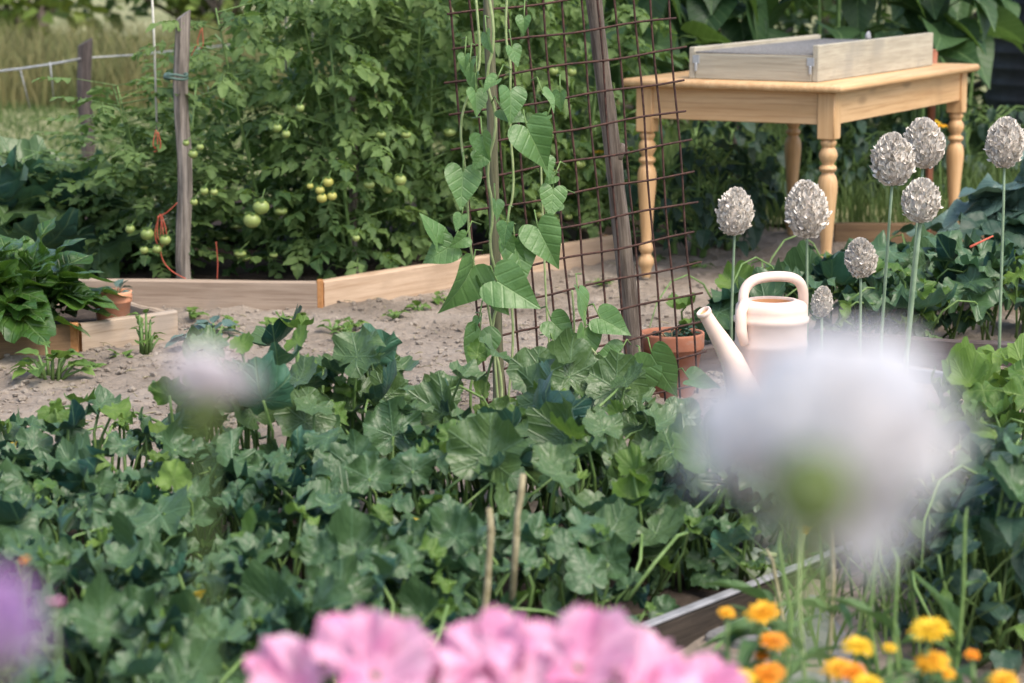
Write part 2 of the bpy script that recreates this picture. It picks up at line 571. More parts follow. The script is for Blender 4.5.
M['yellow_fruit'] = plain_mat('turning_fruit', (.36, .36, .08), (.44, .42, .11), 14, .4, .5, .02, transl=.1)
M['red_fruit'] = plain_mat('orange_fruit', (.55, .13, .05), (.6, .2, .06), 14, .3, .5, .02)
M['yellow_petal'] = plain_mat('yellow_petal', (.72, .46, .02), (.82, .58, .05), 30, .6, .3, .1, tint=True, transl=.25)
M['orange_petal'] = plain_mat('orange_petal', (.78, .25, .015), (.84, .38, .03), 30, .6, .3, .1, tint=True, transl=.25)
M['amber_petal'] = plain_mat('amber_petal', (.80, .38, .015), (.85, .52, .05), 30, .6, .3, .1, tint=True, transl=.25)
M['white_petal'] = plain_mat('white_petal', (.88, .86, .86), (.92, .91, .91), 20, .6, .3, .1, transl=.5)
M['faded_petal'] = plain_mat('faded_petal', (.70, .65, .66), (.82, .77, .77), 30, .7, .3, .1, transl=.3)
M['pink_petal'] = plain_mat('pink_petal', (.64, .24, .42), (.79, .50, .63), 26, .6, .3, .1, transl=.3)
M['purple_petal'] = plain_mat('purple_petal', (.30, .10, .36), (.66, .52, .72), 25, .6, .3, .1, tint=True, transl=.3)
M['calyx'] = plain_mat('green_calyx', (.10, .18, .03), (.15, .25, .05), 40, .5, .4, .1)

def terracotta(name, c1, c2, c3):
    m, nt, b, out = new_mat(name)
    t = NT(nt)
    oc = t.coord('Object')
    n = t.noise(oc, 14, 5)
    col = t.mix(t.smooth(n, .3, .7), c1, c2)
    n2 = t.noise(t.mapping(oc, (10, 10, 22)), 1.4, 5, .7)
    col = t.mix(t.math('MULTIPLY', t.smooth(n2, .5, .72), .6), col, c3)
    t.link(col, b.inputs['Base Color'])
    b.inputs['Roughness'].default_value = .85
    b.inputs['Specular IOR Level'].default_value = .25
    t.link(t.bump(t.noise(oc, 90, 4), .15, .004), b.inputs['Normal'])
    return m
M['clay'] = terracotta('terracotta', (.27, .105, .062), (.35, .15, .09), (.27, .185, .145))
M['clay_pale'] = terracotta('pale_terracotta', (.55, .24, .13), (.62, .30, .18), (.55, .36, .26))
M['soil_dark'] = plain_mat('potting_soil', (.03, .022, .016), (.07, .052, .04), 60, .95, .1, .8)

def can_mat():
    m, nt, b, out = new_mat('peach_plastic')
    t = NT(nt)
    n = t.noise(t.coord('Object'), 7, 4)
    col = t.mix(t.smooth(n, .3, .7), (.74, .555, .455), (.82, .655, .555))
    n2 = t.noise(t.coord('Object'), 30, 5, .7)
    col = t.mix(t.math('MULTIPLY', t.smooth(n2, .55, .75), .35), col, (.55, .42, .33))
    t.link(col, b.inputs['Base Color'])
    b.inputs['Roughness'].default_value = .42
    b.inputs['Subsurface Weight'].default_value = .15
    b.inputs['Subsurface Radius'].default_value = (.02, .01, .006)
    t.link(t.bump(n2, .08, .004), b.inputs['Normal'])
    return m
M['can'] = can_mat()
M['can_inside'] = plain_mat('can_lining', (.72, .36, .16), (.80, .44, .22), 12, .6, .3, .05)

def soil_mat(name, c1, c2, c3):
    m, nt, b, out = new_mat(name)
    t = NT(nt)
    oc = t.coord('Object')
    n1 = t.noise(oc, 3.0, 6, .6)
    n2 = t.noise(oc, 34, 8, .75)
    vo = t.n('ShaderNodeTexVoronoi'); t.link(oc, vo.inputs['Vector']); vo.inputs['Scale'].default_value = 38
    col = t.mix(t.smooth(n1, .35, .65), c1, c2)
    col = t.mix(t.math('MULTIPLY', t.smooth(n2, .5, .7), .6), col, c3)
    n3 = t.noise(oc, 1.1, 5, .6)
    col = t.mix(t.math('MULTIPLY', t.smooth(n3, .52, .68), .5), col, tuple(c * .55 for c in c1))
    t.link(col, b.inputs['Base Color'])
    b.inputs['Roughness'].default_value = .95
    b.inputs['Specular IOR Level'].default_value = .1
    h = t.math('ADD', n2, t.math('MULTIPLY', vo.outputs['Distance'], .5))
    t.link(t.bump(h, .9, .02), b.inputs['Normal'])
    return m
M['soil'] = soil_mat('garden_soil', (.25, .205, .16), (.35, .295, .24), (.43, .37, .305))
M['bed_soil'] = soil_mat('bed_soil', (.05, .038, .03), (.085, .066, .052), (.12, .095, .078))
M['clod'] = soil_mat('soil_crumb', (.27, .225, .18), (.38, .325, .265), (.45, .39, .32))
M['slab'] = soil_mat('paving_stone', (.24, .235, .23), (.31, .305, .30), (.36, .35, .34))
def lawn_mat():
    m, nt, b, out = new_mat('mown_grass')
    t = NT(nt)
    oc = t.coord('Object')
    n1 = t.noise(oc, .5, 5, .6)
    n2 = t.noise(t.mapping(oc, (6, 2, 6)), 3, 6, .7)
    col = t.mix(t.smooth(n1, .35, .65), (.20, .22, .105), (.30, .295, .16))
    col = t.mix(t.math('MULTIPLY', t.smooth(n2, .45, .7), .6), col, (.36, .34, .17))
    t.link(col, b.inputs['Base Color'])
    b.inputs['Roughness'].default_value = .9
    b.inputs['Specular IOR Level'].default_value = .1
    t.link(t.bump(n2, 1, .05), b.inputs['Normal'])
    return m
M['lawn'] = lawn_mat()

rnd = random.Random(11)

# ------------------------------------------------------------------ the ground
def vnoise(X, Y, s, seed):
    r = np.random.RandomState(seed)
    T = r.rand(256, 256)
    x, y = X / s, Y / s
    xi, yi = np.floor(x).astype(int), np.floor(y).astype(int)
    fx, fy = x - xi, y - yi
    fx, fy = fx * fx * (3 - 2 * fx), fy * fy * (3 - 2 * fy)
    g = lambda a, b: T[a % 256, b % 256]
    return (g(xi, yi) * (1 - fx) + g(xi + 1, yi) * fx) * (1 - fy) + (g(xi, yi + 1) * (1 - fx) + g(xi + 1, yi + 1) * fx) * fy

def soil_height(X, Y):
    return ((vnoise(X, Y, .6, 1) - .5) * .04 + (vnoise(X, Y, .16, 2) - .5) * .022 + (vnoise(X, Y, .06, 3) - .5) * .020
            + (vnoise(X, Y, .03, 4) - .5) * .013)

def grid_sheet(name, xs, ys, mat, zf, kind='structure'):
    X, Y = np.meshgrid(xs, ys)
    Z = zf(X, Y)
    V = np.column_stack([X.ravel(), Y.ravel(), Z.ravel()])
    nx, ny = len(xs), len(ys)
    F = [(j * nx + i, j * nx + i + 1, (j + 1) * nx + i + 1, (j + 1) * nx + i) for j in range(ny - 1) for i in range(nx - 1)]
    b = MB(); b.add(V, F)
    o = b.build(name, mat)
    o['kind'] = kind
    return o

xs = np.r_[-300, -80, -20, -6, np.arange(-2.6, 2.8, .022), 6, 20, 80, 300]
ys = np.r_[-20, 0, 2, 3.2, np.arange(4.6, 11.0, .024), 14, 20, 60, 300]
grid_sheet('ground', xs, ys, M['soil'], lambda X, Y: np.where((np.abs(X) < 2.7) & (Y > 3.9) & (Y < 11.1), soil_height(X, Y), -.03))

lx = np.r_[-300, -60, -20, np.arange(-8, 8.1, .5), 20, 60, 300]
def lawn_h(X, Y):
    return .035 + (vnoise(X, Y, 1.3, 8) - .5) * .05
grid_sheet('lawn', lx, np.r_[10.7, np.arange(11, 30, .6), 40, 80, 300], M['lawn'], lawn_h)
# dark worked soil inside the big squash bed, heaped a little over the path
bx = np.arange(-1.7, 1.55, .05)
by = np.arange(2.5, 5.61, .05)
def bed_h(X, Y):
    inside = np.minimum(np.minimum((5.55 - Y), (X + 1.75)), 1.0) * 3
    edge = (1.05 + (Y - 4.17) * .81 - .82 - X) * 6          # the slanting edging on the path side
    k = np.clip(np.minimum(inside, edge), 0, 1)
    return -.08 + k * (.12 + (vnoise(X, Y, .25, 5) - .5) * .05 + (vnoise(X, Y, .08, 6) - .5) * .03)
grid_sheet('bed_soil', bx, by, M['bed_soil'], bed_h)
# darker soil in the tomato bed
tx = np.arange(-2.3, .75, .06); ty = np.arange(8.3, 11.4, .06)
def tom_h(X, Y):
    line1 = (Y - 8.42) * 4
    line2 = (Y - (8.40 + (X + .67) * 1.15)) * 3
    k = np.clip(np.minimum(line1, line2), 0, 1)
    return -.08 + k * (.13 + (vnoise(X, Y, .2, 7) - .5) * .05)
grid_sheet('tomato_bed_soil', tx, ty, M['bed_soil'], tom_h)

def clods():
    b = MB()
    r = random.Random(5)
    ico = bpy.data.meshes.new('tmp')
    import bmesh
    bm = bmesh.new(); bmesh.ops.create_icosphere(bm, subdivisions=1, radius=1.0)
    V0 = np.array([v.co[:] for v in bm.verts]); F0 = [tuple(v.index for v in f.verts) for f in bm.faces]
    bm.free()
    bpy.data.meshes.remove(ico)
    k = 0
    while k < 7000:
        px, py = r.uniform(-10, 790), r.uniform(255, 430)
        p = G(px, py)
        if p.y > 10.4: continue
        if r.random() > .35 + .65 * mnoise.noise(Vector((p.x * 2.2, p.y * 2.2, 3))) + .25: continue
        s = .003 + .012 * r.random() ** 3
        J = V0 * (1 + (np.random.RandomState(k).rand(len(V0), 1) - .5) * .7)
        J = J * np.array([1, r.uniform(.7, 1.2), r.uniform(.5, .8)]) * s
        a = r.uniform(0, 6.28)
        R = np.array([[math.cos(a), -math.sin(a), 0], [math.sin(a), math.cos(a), 0], [0, 0, 1]])
        z = float(soil_height(np.array([p.x]), np.array([p.y]))[0])
        b.add(J @ R.T + np.array([p.x, p.y, z + s * .25]), F0)
        k += 1
    o = b.build('soil_clods', M['clod'], smooth=False)
    o['kind'] = 'stuff'
    return o
clods()

def straw():
    b = MB(); r = random.Random(21)
    for k in range(420):
        px, py = r.uniform(-10, 790), r.uniform(262, 425)
        p = G(px, py)
        if p.y > 10.2: continue
        z = float(soil_height(np.array([p.x]), np.array([p.y]))[0]) + .005
        a = r.uniform(0, 6.28); l = r.uniform(.012, .05)
        d = Vector((math.cos(a) * l, math.sin(a) * l, r.uniform(-.002, .008)))
        q = Vector((p.x, p.y, z))
        b.tube([q, q + d * .5 + Vector((0, 0, .003)), q + d], [.0014, .0016, .001], 4)
    o = b.build('straw_litter', M['dry'])
    o['kind'] = 'stuff'
straw()

# paving slabs beside the edging, half sunk in the soil
slab_pts = [(G(790, 640), 0.62), (G(720, 700), .7), (G(890, 585), .52), (G(960, 560), .45)]
sl_specs = [(815, 628, .34, .38), (775, 705, .36, .34), (905, 588, .30, .36)]
for k, (px, py, w, l) in enumerate(sl_specs):
    p = G(px, py, .0) + Vector((.03, -.02, -.012))
    b = MB()
    b.box((-w / 2, -l / 2, -.03), (w / 2, l / 2, .025), .008)
    o = b.build('paving_slab', M['slab'], smooth=False)
    o.location = p
    o.rotation_euler = (rnd.uniform(-.02, .02), rnd.uniform(-.02, .02), math.radians(-39 + rnd.uniform(-3, 3)))
    tag(o, ['grey stone slab under the white flower, between edging and green leaves', 'grey stone slab at the picture\'s lower border behind the orange marigolds',
            'grey stone slab farthest along the pale edging, beside dark leaves'][k], 'paving slab', 'stone slabs along the squash bed')

# ------------------------------------------------------------------ timber beds
def board(parent, p0, p1, h, th, mat, z0=-.03, back=1, end_mat=None, bend=0.0, name='board'):
    """plank from p0 to p1 along its outer face; grain runs along it"""
    p0, p1 = Vector(p0), Vector(p1)
    d = p1 - p0; L = math.hypot(d.x, d.y)
    b = MB()
    n = 8
    V, F = [], []
    rr = random.Random(int(L * 1000))
    prof = [(0, z0), (0, h - .006), (.006, h), (th - .006, h), (th, h - .006), (th, z0)]
    for i in range(n + 1):
        x = L * i / n
        w = bend * math.sin(math.pi * i / n) + rr.uniform(-.0015, .0015)
        for (y, z) in prof:
            V.append((x, back * y, z + (w if z > 0 else 0) + (rr.uniform(-.002, .002) if z > 0 else 0)))
    m = len(prof)
    for i in range(n):
        for j in range(m):
            j2 = (j + 1) % m
            F.append((i * m + j, (i + 1) * m + j, (i + 1) * m + j2, i * m + j2))
    b.add(V, F)
    b.add(V, [tuple(range(m))], mi=1)
    b.add(V, [tuple(n * m + q for q in reversed(range(m)))], mi=1)
    o = b.build(name, [mat, end_mat or M['end_grain']], parent, smooth=False)
    o.location = (p0.x, p0.y, p0.z) if parent is None else (p0 - parent.location)
    o.rotation_euler = (0, 0, math.atan2(d.y, d.x))
    return o

# the tomato bed
c0, c1, c2 = G(108, 306), G(318, 310), G(618, 261)
for c in (c0, c1, c2): c.z = 0
tb = thing('raised_bed', 'plank-edged raised bed full of tomato plants behind the soil path', 'raised bed', c1)
off = Vector((.012, .006, 0))
board(tb, c0 + Vector((-.75, .06, 0)), c1, .098, .035, M['plank_grey'])
o = board(tb, c1 + Vector((.022, .012, 0)), c2, .102, .035, M['plank_pink'])
o['label'] = 'pale pinkish plank running back to the table'
board(tb, c2 + Vector((-.03, .05, 0)), c2 + Vector((-.55, 1.35, 0)), .10, .035, M['plank_grey'])
board(tb, c0 + Vector((-.75, .11, 0)), c0 + Vector((-.75, 2.6, 0)), .10, .035, M['plank_grey'], back=-1)
b = MB(); b.box((-.012, -.004, -.02), (.010, .028, .106), .003)
ot = b.build('end_post', M['end_grain'], tb, smooth=False)
ot.location = (.008, .003, 0)

# the small bed at the left
q0, q1 = G(72, 353), G(178, 338)
q0.z = q1.z = 0
sb = thing('raised_bed', 'small low bed of tan boards holding the glossy chard and a clay pot', 'raised bed', q0)
board(sb, q0 + Vector((.03, .015, 0)), q1, .090, .03, M['plank_tan'])
board(sb, q0 + Vector((-.8, -.42, 0)), q0 + Vector((0, -.02, 0)), .095, .03, M['plank_brown'])
board(sb, q1 + Vector((-.035, .035, 0)), q1 + Vector((-.33, .42, 0)), .085, .028, M['plank_tan'])
board(sb, q1 + Vector((-.33, .42, 0)), q1 + Vector((-1.2, .25, 0)), .085, .028, M['plank_tan'], back=-1)
b = MB(); b.box((-.014, -.02, -.02), (.022, .012, .097), .003)
b.build('corner_post', M['end_grain'], sb, smooth=False)
bx2 = np.linspace(0, 1, 14)
bm_ = MB()
cA, cB, cC, cD = q0 + Vector((-.78, -.36, 0)), q1 + Vector((-.03, .05, 0)), q1 + Vector((-.34, .38, 0)), q1 + Vector((-1.18, .22, 0))
bm_.add([(cA.x, cA.y, .05), (q0.x, q0.y + .03, .05), (cB.x, cB.y, .045), (cC.x, cC.y, .05), (cD.x, cD.y, .05)], [(0, 1, 2, 3, 4)])
so = bm_.build('chard_bed_soil', M['bed_soil']); so['kind'] = 'structure'

# the allium bed behind the watering can
e0, e1, e2 = G(688, 374), G(800, 357), G(1060, 375)
for e in (e0, e1, e2): e.z = 0
ab = thing('raised_bed', 'old dark-boarded bed behind the watering can with dry seed heads over it', 'raised bed', e1)
board(ab, e0, e1, .075, .035, M['plank_dark'])
board(ab, e1 + Vector((.015, .0, 0)), e2, .085, .035, M['plank_dark'])
# big bed edging by the path
f0, f1 = G(600, 646, .055), G(1010, 486, .055)
eb = thing('bed_edging', 'brown board with a pale top strip edging the squash bed beside paving slabs', 'bed edging', (f0.x, f0.y, 0))
board(eb, (f0.x, f0.y, 0), (f1.x, f1.y, 0), .051, .022, M['edging_board'])
ln = math.hypot(f1.x - f0.x, f1.y - f0.y)
b = MB(); b.box((0, -.003, .052), (ln, .019, .060), .003)
st = b.build('top_strip', M['white_strip'], eb, smooth=False)
st.rotation_euler = (0, 0, math.atan2(f1.y - f0.y, f1.x - f0.x))
g0, g1 = G(815, 361.5, .05), G(1080, 393, .05)
b = MB()
ln = math.hypot(g1.x - g0.x, g1.y - g0.y)
b.box((0, 0, -.08), (ln, .02, .012), .003)
o = b.build('pale_edging_strip', M['white_strip'], smooth=False)
o.location = g0
o.rotation_euler = (0, 0, math.atan2(g1.y - g0.y, g1.x - g0.x))
tag(o, 'thin pale edging strip lying in front of the old dark boards', 'edging strip')
# brown board behind the table
h0, h1 = G(835, 243), G(1010, 243)
o = board(None, (h0.x, h0.y, 0), (h1.x, h1.y, 0), .085, .04, M['plank_brown'], name='timber_board')
tag(o, 'brown board on edge on the ground behind the table legs', 'board')

# ------------------------------------------------------------------ the pine table and the frame on it
TC = Vector((1.19, 8.75, 0)); TA = math.radians(152); TB = math.radians(62); TLA, TLB = .88, 1.66
dA = Vector((math.cos(TA), math.sin(TA), 0)); dB = Vector((math.cos(TB), math.sin(TB), 0))
table = thing('pine_table', 'honey pine table with turned legs standing on the soil', 'table', TC, TB)
# local axes: x along dB, y along dA
b = MB()
b.box((0, 0, .735), (TLB, TLA, .765), .009)
b.build('tabletop', M['pine_x'], table)
ins = .045
def apron(lo, hi):
    bb = MB(); bb.box(lo, hi, .003)
    return bb
o = apron((ins + .06, ins + .006, .615), (TLB - ins - .06, ins + .028, .734)).build('apron', M['pine_x'], table, smooth=False)
o = apron((ins + .06, TLA - ins - .028, .615), (TLB - ins - .06, TLA - ins - .006, .734)).build('apron', M['pine_x'], table, smooth=False)
for xx in (ins + .006, TLB - ins - .028):
    bb = MB(); bb.box((-(TLA / 2 - ins - .06), -.011, .615), ((TLA / 2 - ins - .06), .011, .734), .003)
    o = bb.build('apron', M['pine_x'], table, smooth=False)
    o.location = (xx + .011, TLA / 2, 0); o.rotation_euler = (0, 0, math.pi / 2)
prof = [(.013, 0), (.016, .004), (.018, .012), (.019, .03), (.024, .045), (.030, .055), (.031, .066), (.027, .08), (.020, .088), (.019, .096),
        (.024, .103), (.028, .112), (.028, .122), (.023, .132), (.019, .14), (.020, .16), (.024, .21), (.029, .28), (.034, .34), (.037, .38),
        (.036, .405), (.031, .424), (.024, .434), (.022, .440), (.030, .446), (.033, .454), (.030, .462), (.022, .468), (.022, .474),
        (.029, .484), (.034, .498), (.034, .508), (.029, .522), (.022, .532), (.026, .538), (.030, .546), (.030, .552), (.024, .559), (.024, .563)]
for (lx_, ly_) in ((ins, ins), (TLB - ins - .06, ins), (ins, TLA - ins - .06), (TLB - ins - .06, TLA - ins - .06)):
    bb = MB()
    bb.lathe(prof, 22, (0, 0, 0))
    bb.box((-.034, -.034, .562), (.034, .034, .734), .004)
    o = bb.build('leg', M['pine_z'], table)
    o.location = (lx_ + .03, ly_ + .03, 0)
    o.modifiers.new('edge', 'EDGE_SPLIT').split_angle = math.radians(40)

E0 = TC + dA * .13 + dB * .10 + Vector((0, 0, .766))
fr = thing('wooden_frame', 'weathered grey wooden frame with wire mesh top on the pine table', 'wooden frame', E0, TB)
WX, WY, WH = 1.32, .517, .094
for (y0, y1, hh) in ((0, .024, .135), (WY - .024, WY, .118)):
    bb = MB(); bb.box((0, y0, 0), (WX, y1, hh), .003); bb.build('board', M['box_wood'], fr, smooth=False)
for x0 in (0.0, WX - .024):
    bb = MB(); bb.box((-(WY / 2 - .025), -.012, 0), (WY / 2 - .025, .012, .093), .003)
    o = bb.build('board', M['box_wood'], fr, smooth=False)
    o.location = (x0 + .012, WY / 2, 0); o.rotation_euler = (0, 0, math.pi / 2)
bb = MB()
for i in range(67):
    x = i * WX / 66
    bb.tube([(x, .024, WH + .004), (x, WY - .024, WH + .004)], .0016, 4)
for i in range(27):
    y = .026 + (WY - .052) * i / 26
    bb.tube([(0.004, y, WH + .0065), (WX - .004, y, WH + .0065)], .0016, 4)
for i in range(5):
    y = WY * (i + .5) / 5
bb.build('mesh_top', M['metal_mesh'], fr)
for (y, lab) in ((.03, 0), (WY - .03, 1)):
    bb = MB(); bb.box((-.003, -.014, 0), (.0, .014, .03), .0012)
    bb.box((-.006, -.005, -.03), (-.0, .005, .002), .002)
    o = bb.build('bracket', M['bracket'], fr, smooth=False)
    o.location = (-.001, y, .058)
# small pebble on the frame
p = E0 + dA * .012 + dB * .555; p.z = .766 + .134
bb = MB(); bb.lathe([(.004, 0), (.024, .006), (.026, .02), (.016, .038), (.004, .045)], 9)
o = bb.build('pebble', M['white_strip']); o.location = p; o.scale = (.6, .35, .75); o.rotation_euler = (0, .2, .7)
tag(o, 'small pale stone lying on top of the grey wooden frame', 'stone')
# clay-red stake behind
p = P(932, 60, 10.25)
bb = MB(); bb.box((-.013, -.013, 0), (.013, .013, .815), .004)
bb.lathe([(.016, .815), (.01, .822), (.001, .826)], 4)
o = bb.build('red_stake', M['clay']); o.location = (p.x, p.y, 0); o.rotation_euler = (0, .01, .4)
tag(o, 'reddish brown stake rising behind the grey frame on the table', 'stake')

# ------------------------------------------------------------------ dark barrel with pipe at the far right
p = G(1052, 178)
br = thing('rain_barrel', 'black rain barrel by the leaves with a grey pipe leading to it', 'barrel', (p.x, 12.2 if p.y < 12 else p.y, 0))
bb = MB()
pr = [(.30, 0), (.31, .02)]
for i in range(12):
    z = .05 + i * .085
    pr += [(.33 + .03 * math.sin(math.pi * i / 11), z), (.345 + .03 * math.sin(math.pi * i / 11), z + .03), (.345 + .03 * math.sin(math.pi * i / 11), z + .05)]
pr += [(.33, 1.06), (.30, 1.09)]
bb.lathe(pr, 32)
bb.build('body', M['barrel'], br)
bb = MB(); bb.lathe([(.315, 1.085), (.33, 1.09), (.33, 1.12), (.30, 1.135), (.02, 1.15)], 32)
bb.build('lid', M['barrel'], br)
bb = MB()
bb.tube([(-.12, -.1, 1.14), (-.2, -.1, 1.26), (-.45, -.05, 1.36), (-.75, 0, 1.52)], .03, 10)
bb.build('pipe', M['pipe'], br)

# ------------------------------------------------------------------ posts, stakes, wire, strings
def post(name, px, ytop, ybot, D, w, mat, label, cat='post', lean=(0, 0), round_=False, top_cut=.02):
    top = P(px, ytop, D)
    H = top.z
    b = MB()
    r = random.Random(px)
    n = 9
    seg = 8 if round_ else 8
    V, F, UV = [], [], []
    for i in range(n + 1):
        z = -.1 + (H + .1) * i / n
        for j in range(seg):
            a = 2 * math.pi * (j + .5) / seg
            k = 1.0 if round_ else 1 / max(abs(math.cos(a)), abs(math.sin(a))) * .88
            rr = w / 2 * k * r.uniform(.93, 1.05)
            zz = z + (top_cut * math.cos(a) if i == n else 0)
            V.append((rr * math.cos(a) + .006 * math.sin(i * 1.3 + px), rr * math.sin(a), zz))
    for i in range(n):
        for j in range(seg):
            j2 = (j + 1) % seg
            F.append((i * seg + j, i * seg + j2, (i + 1) * seg + j2, (i + 1) * seg + j))
    F.append(tuple(range(n * seg, (n + 1) * seg)))
    b.add(V, F)
    o = b.build(name, mat, smooth=False)
    o.location = (top.x, D, 0)
    o.rotation_euler = (lean[0], lean[1], .3)
    tag(o, label, cat)
    return o, top

fp, fpt = post('fence_post', 84, 42, 175, 11.6, .075, M['post_dark'], 'dark weathered fence post carrying a wire at the meadow edge', 'fence post')
st1, st1t = post('garden_stake', 178, 15, 278, 8.62, .058, M['post'], 'grey split stake with a green tie rising over the tomato bed', 'stake', (0, .012))
post('garden_stake', 352, 88, 290, 8.95, .034, M['post'], 'thin brown stake half hidden among the tomato leaves', 'stake', (0, 0))
post('garden_stake', 733, 118, 200, 11.3, .05, M['post_dark'], 'short dark stake under the table between the pine legs', 'stake')
bb = MB()
pA = P(84, 58, 11.6); pB = P(-70, 76, 10.6)
bb.tube([pA + (pB - pA) * t + Vector((0, 0, -.06 * t * (1 - t))) for t in np.linspace(0, 1, 8)], .006, 5)
pC = pA + Vector((.2, .3, -.0)); pD = P(240, 44, 16)
bb.tube([pA, pC, pD], .004, 4)
for (px0, py0, px1, py1) in ((20, 68, 30, 108), (50, 62, 54, 100)):
    bb.tube([P(px0, py0, 11.2), P(px1, py1, 11.25)], .003, 4)
o = bb.build('fence_wire', M['wire']); tag(o, 'sagging pale wire strung from the dark fence post', 'wire')
bb = MB()
bb.tube([P(176, 75, 8.57) + Vector((.04 * math.cos(a), .04 * math.sin(a), .004 * math.sin(3 * a))) for a in np.linspace(0, 6.3, 14)], .005, 5)
bb.tube([P(176, 78, 8.57) + Vector((.041 * math.cos(a), .041 * math.sin(a), .004 * math.sin(2 * a))) for a in np.linspace(0, 6.3, 14)], .005, 5)
o = bb.build('tie', M['blue_leaf']); tag(o, 'green tie wound around the grey split stake', 'tie')

strings = [((149, -60), (157, 130), 8.7, 'pale string dropping beside the grey split stake to a red knot'),
           ((284, -60), (286, 70), 9.2, 'pale string hanging in the thinner upper tomato leaves, farther from the stake'),
           ((308, -60), (313, 52), 9.4, 'pale string hanging between the tomatoes and the mesh trellis')]
for (a, b_, D, lab) in strings:
    bb = MB(); bb.tube([P(a[0], a[1], D), P((a[0] + b_[0]) / 2 + 1, (a[1] + b_[1]) / 2, D), P(b_[0], b_[1], D)], .0045, 5)
    o = bb.build('string', M['string']); tag(o, lab, 'string', 'strings holding up tomato plants')

def twine(pts, D, label, r=.0019):
    bb = MB()
    for pl in pts:
        q = [P(x, y, D + .01 * math.sin(i)) for i, (x, y) in enumerate(pl)]
        # smooth polyline
        for _ in range(2):
            n = [q[0]]
            for i in range(len(q) - 1):
                n += [q[i] * .75 + q[i + 1] * .25, q[i] * .25 + q[i + 1] * .75]
            n.append(q[-1]); q = n
        bb.tube(q, r, 5)
    o = bb.build('red_twine', M['red_twine'])
    return tag(o, label, 'twine', 'red twine ties')
twine([[(177, 203), (168, 212), (160, 216)], [(160, 214), (154, 232), (158, 248), (164, 246), (163, 228), (160, 214)], [(161, 220), (160, 250), (163, 262), (172, 272), (186, 279)],
       [(158, 216), (157, 236), (161, 244), (168, 236), (162, 216)]], 8.5, 'looped red twine knotted low on the grey split stake')
twine([[(156, 130), (152, 146), (158, 150), (157, 132)], [(158, 132), (162, 148), (154, 152)]], 8.6, 'red knot at the lower end of the pale string')
twine([[(216, 242), (218, 262), (217, 280)]], 8.6, 'short red twine hanging just above the grey plank')
twine([[(201, 30), (196, 44), (204, 50), (202, 28)], [(196, 46), (191, 56)]], 9.0, 'red twine tied high among the tomato leaves')

# ------------------------------------------------------------------ mesh trellis and its poles
NCOL, NROW = 12, 16
tro = G(490, 434, 0.0)                      # lower corners of the panel
tr2 = G(697, 404, 0.0)
tw = (tr2 - tro).length
TRD = ((tr2 - tro) + Vector((0, 0, .085 * tw))).normalized()
CELL, CELH = tw / NCOL, .085
UPV = (Vector((0, 0, 1)) + (tro - tr2).normalized() * .085 + Vector((-.02, .02, 0))).normalized()
tre = thing('mesh_trellis', 'rusty square wire mesh panel leaning on poles with a climbing vine', 'trellis', tro)
bb = MB()
jr = random.Random(3)
for i in range(NCOL + 1):
    j0 = jr.uniform(-.004, .004)
    pts = [TRD * (CELL * i + j0 + .003 * math.sin(k * 1.1 + i)) + UPV * (CELH * k - (.03 if k == 0 else 0)) for k in range(0, NROW + 1)]
    bb.tube(pts, .0033, 5)
bb.build('upright_wires', M['rust'], tre)
bb = MB()
for k in range(NROW + 1):
    e1_, e2_ = jr.uniform(.01, .05), jr.uniform(.01, .05)
    pts = []
    for i in range(NCOL + 1):
        q = CELL * i - (e1_ if i == 0 else 0) + (e2_ if i == NCOL else 0)
        pts.append(TRD * q + UPV * (CELH * k + .003 * math.sin(i * .9 + k * 2)) + Vector((.0066, -.005, 0)) * 1.0)
    bb.tube(pts, .0033, 5)
bb.build('cross_wires', M['rust'], tre)

def pole(name, pts, radii, mat, label, knots=()):
    base = Vector(pts[0])
    top = Vector(pts[-1])
    d = (top - base)
    L = d.length
    bb = MB()
    n = 16
    r = random.Random(len(label))
    path, rad = [], []
    for i in range(n + 1):
        t = i / n
        path.append((.008 * math.sin(3.1 * t + 1) + r.uniform(-.002, .002), .006 * math.sin(4.3 * t), L * t))
        rad.append((radii[0] * (1 - t) + radii[1] * t) * r.uniform(.93, 1.08))
    bb.tube(path, rad, 10)
    for (t, a, ln_) in knots:
        q = Vector(path[int(t * n)])
        bb.tube([q, q + Vector((math.cos(a) * ln_ * .6, math.sin(a) * ln_ * .6, ln_ * .8))], [radii[0] * .8, radii[0] * .45], 8)
    o = bb.build(name, mat)
    o.location = base
    o.rotation_euler = d.to_track_quat('Z', 'Y').to_euler()
    return tag(o, label, 'pole')
zb = G(630, 394)
pole('branch_pole', [G(634, 392), P(594, -30, 6.62)], (.027, .021), M['bark'], 'rough bark-covered branch pole leaning behind the rusty mesh', [(.57, .3, .055), (.5, 2.6, .05)])
pole('green_pole', [G(502, 446), P(487, -30, 6.15)], (.0155, .0125), M['bamboo'], 'greenish upright pole with vine leaves at the edge of the rusty mesh')
bb_ = None

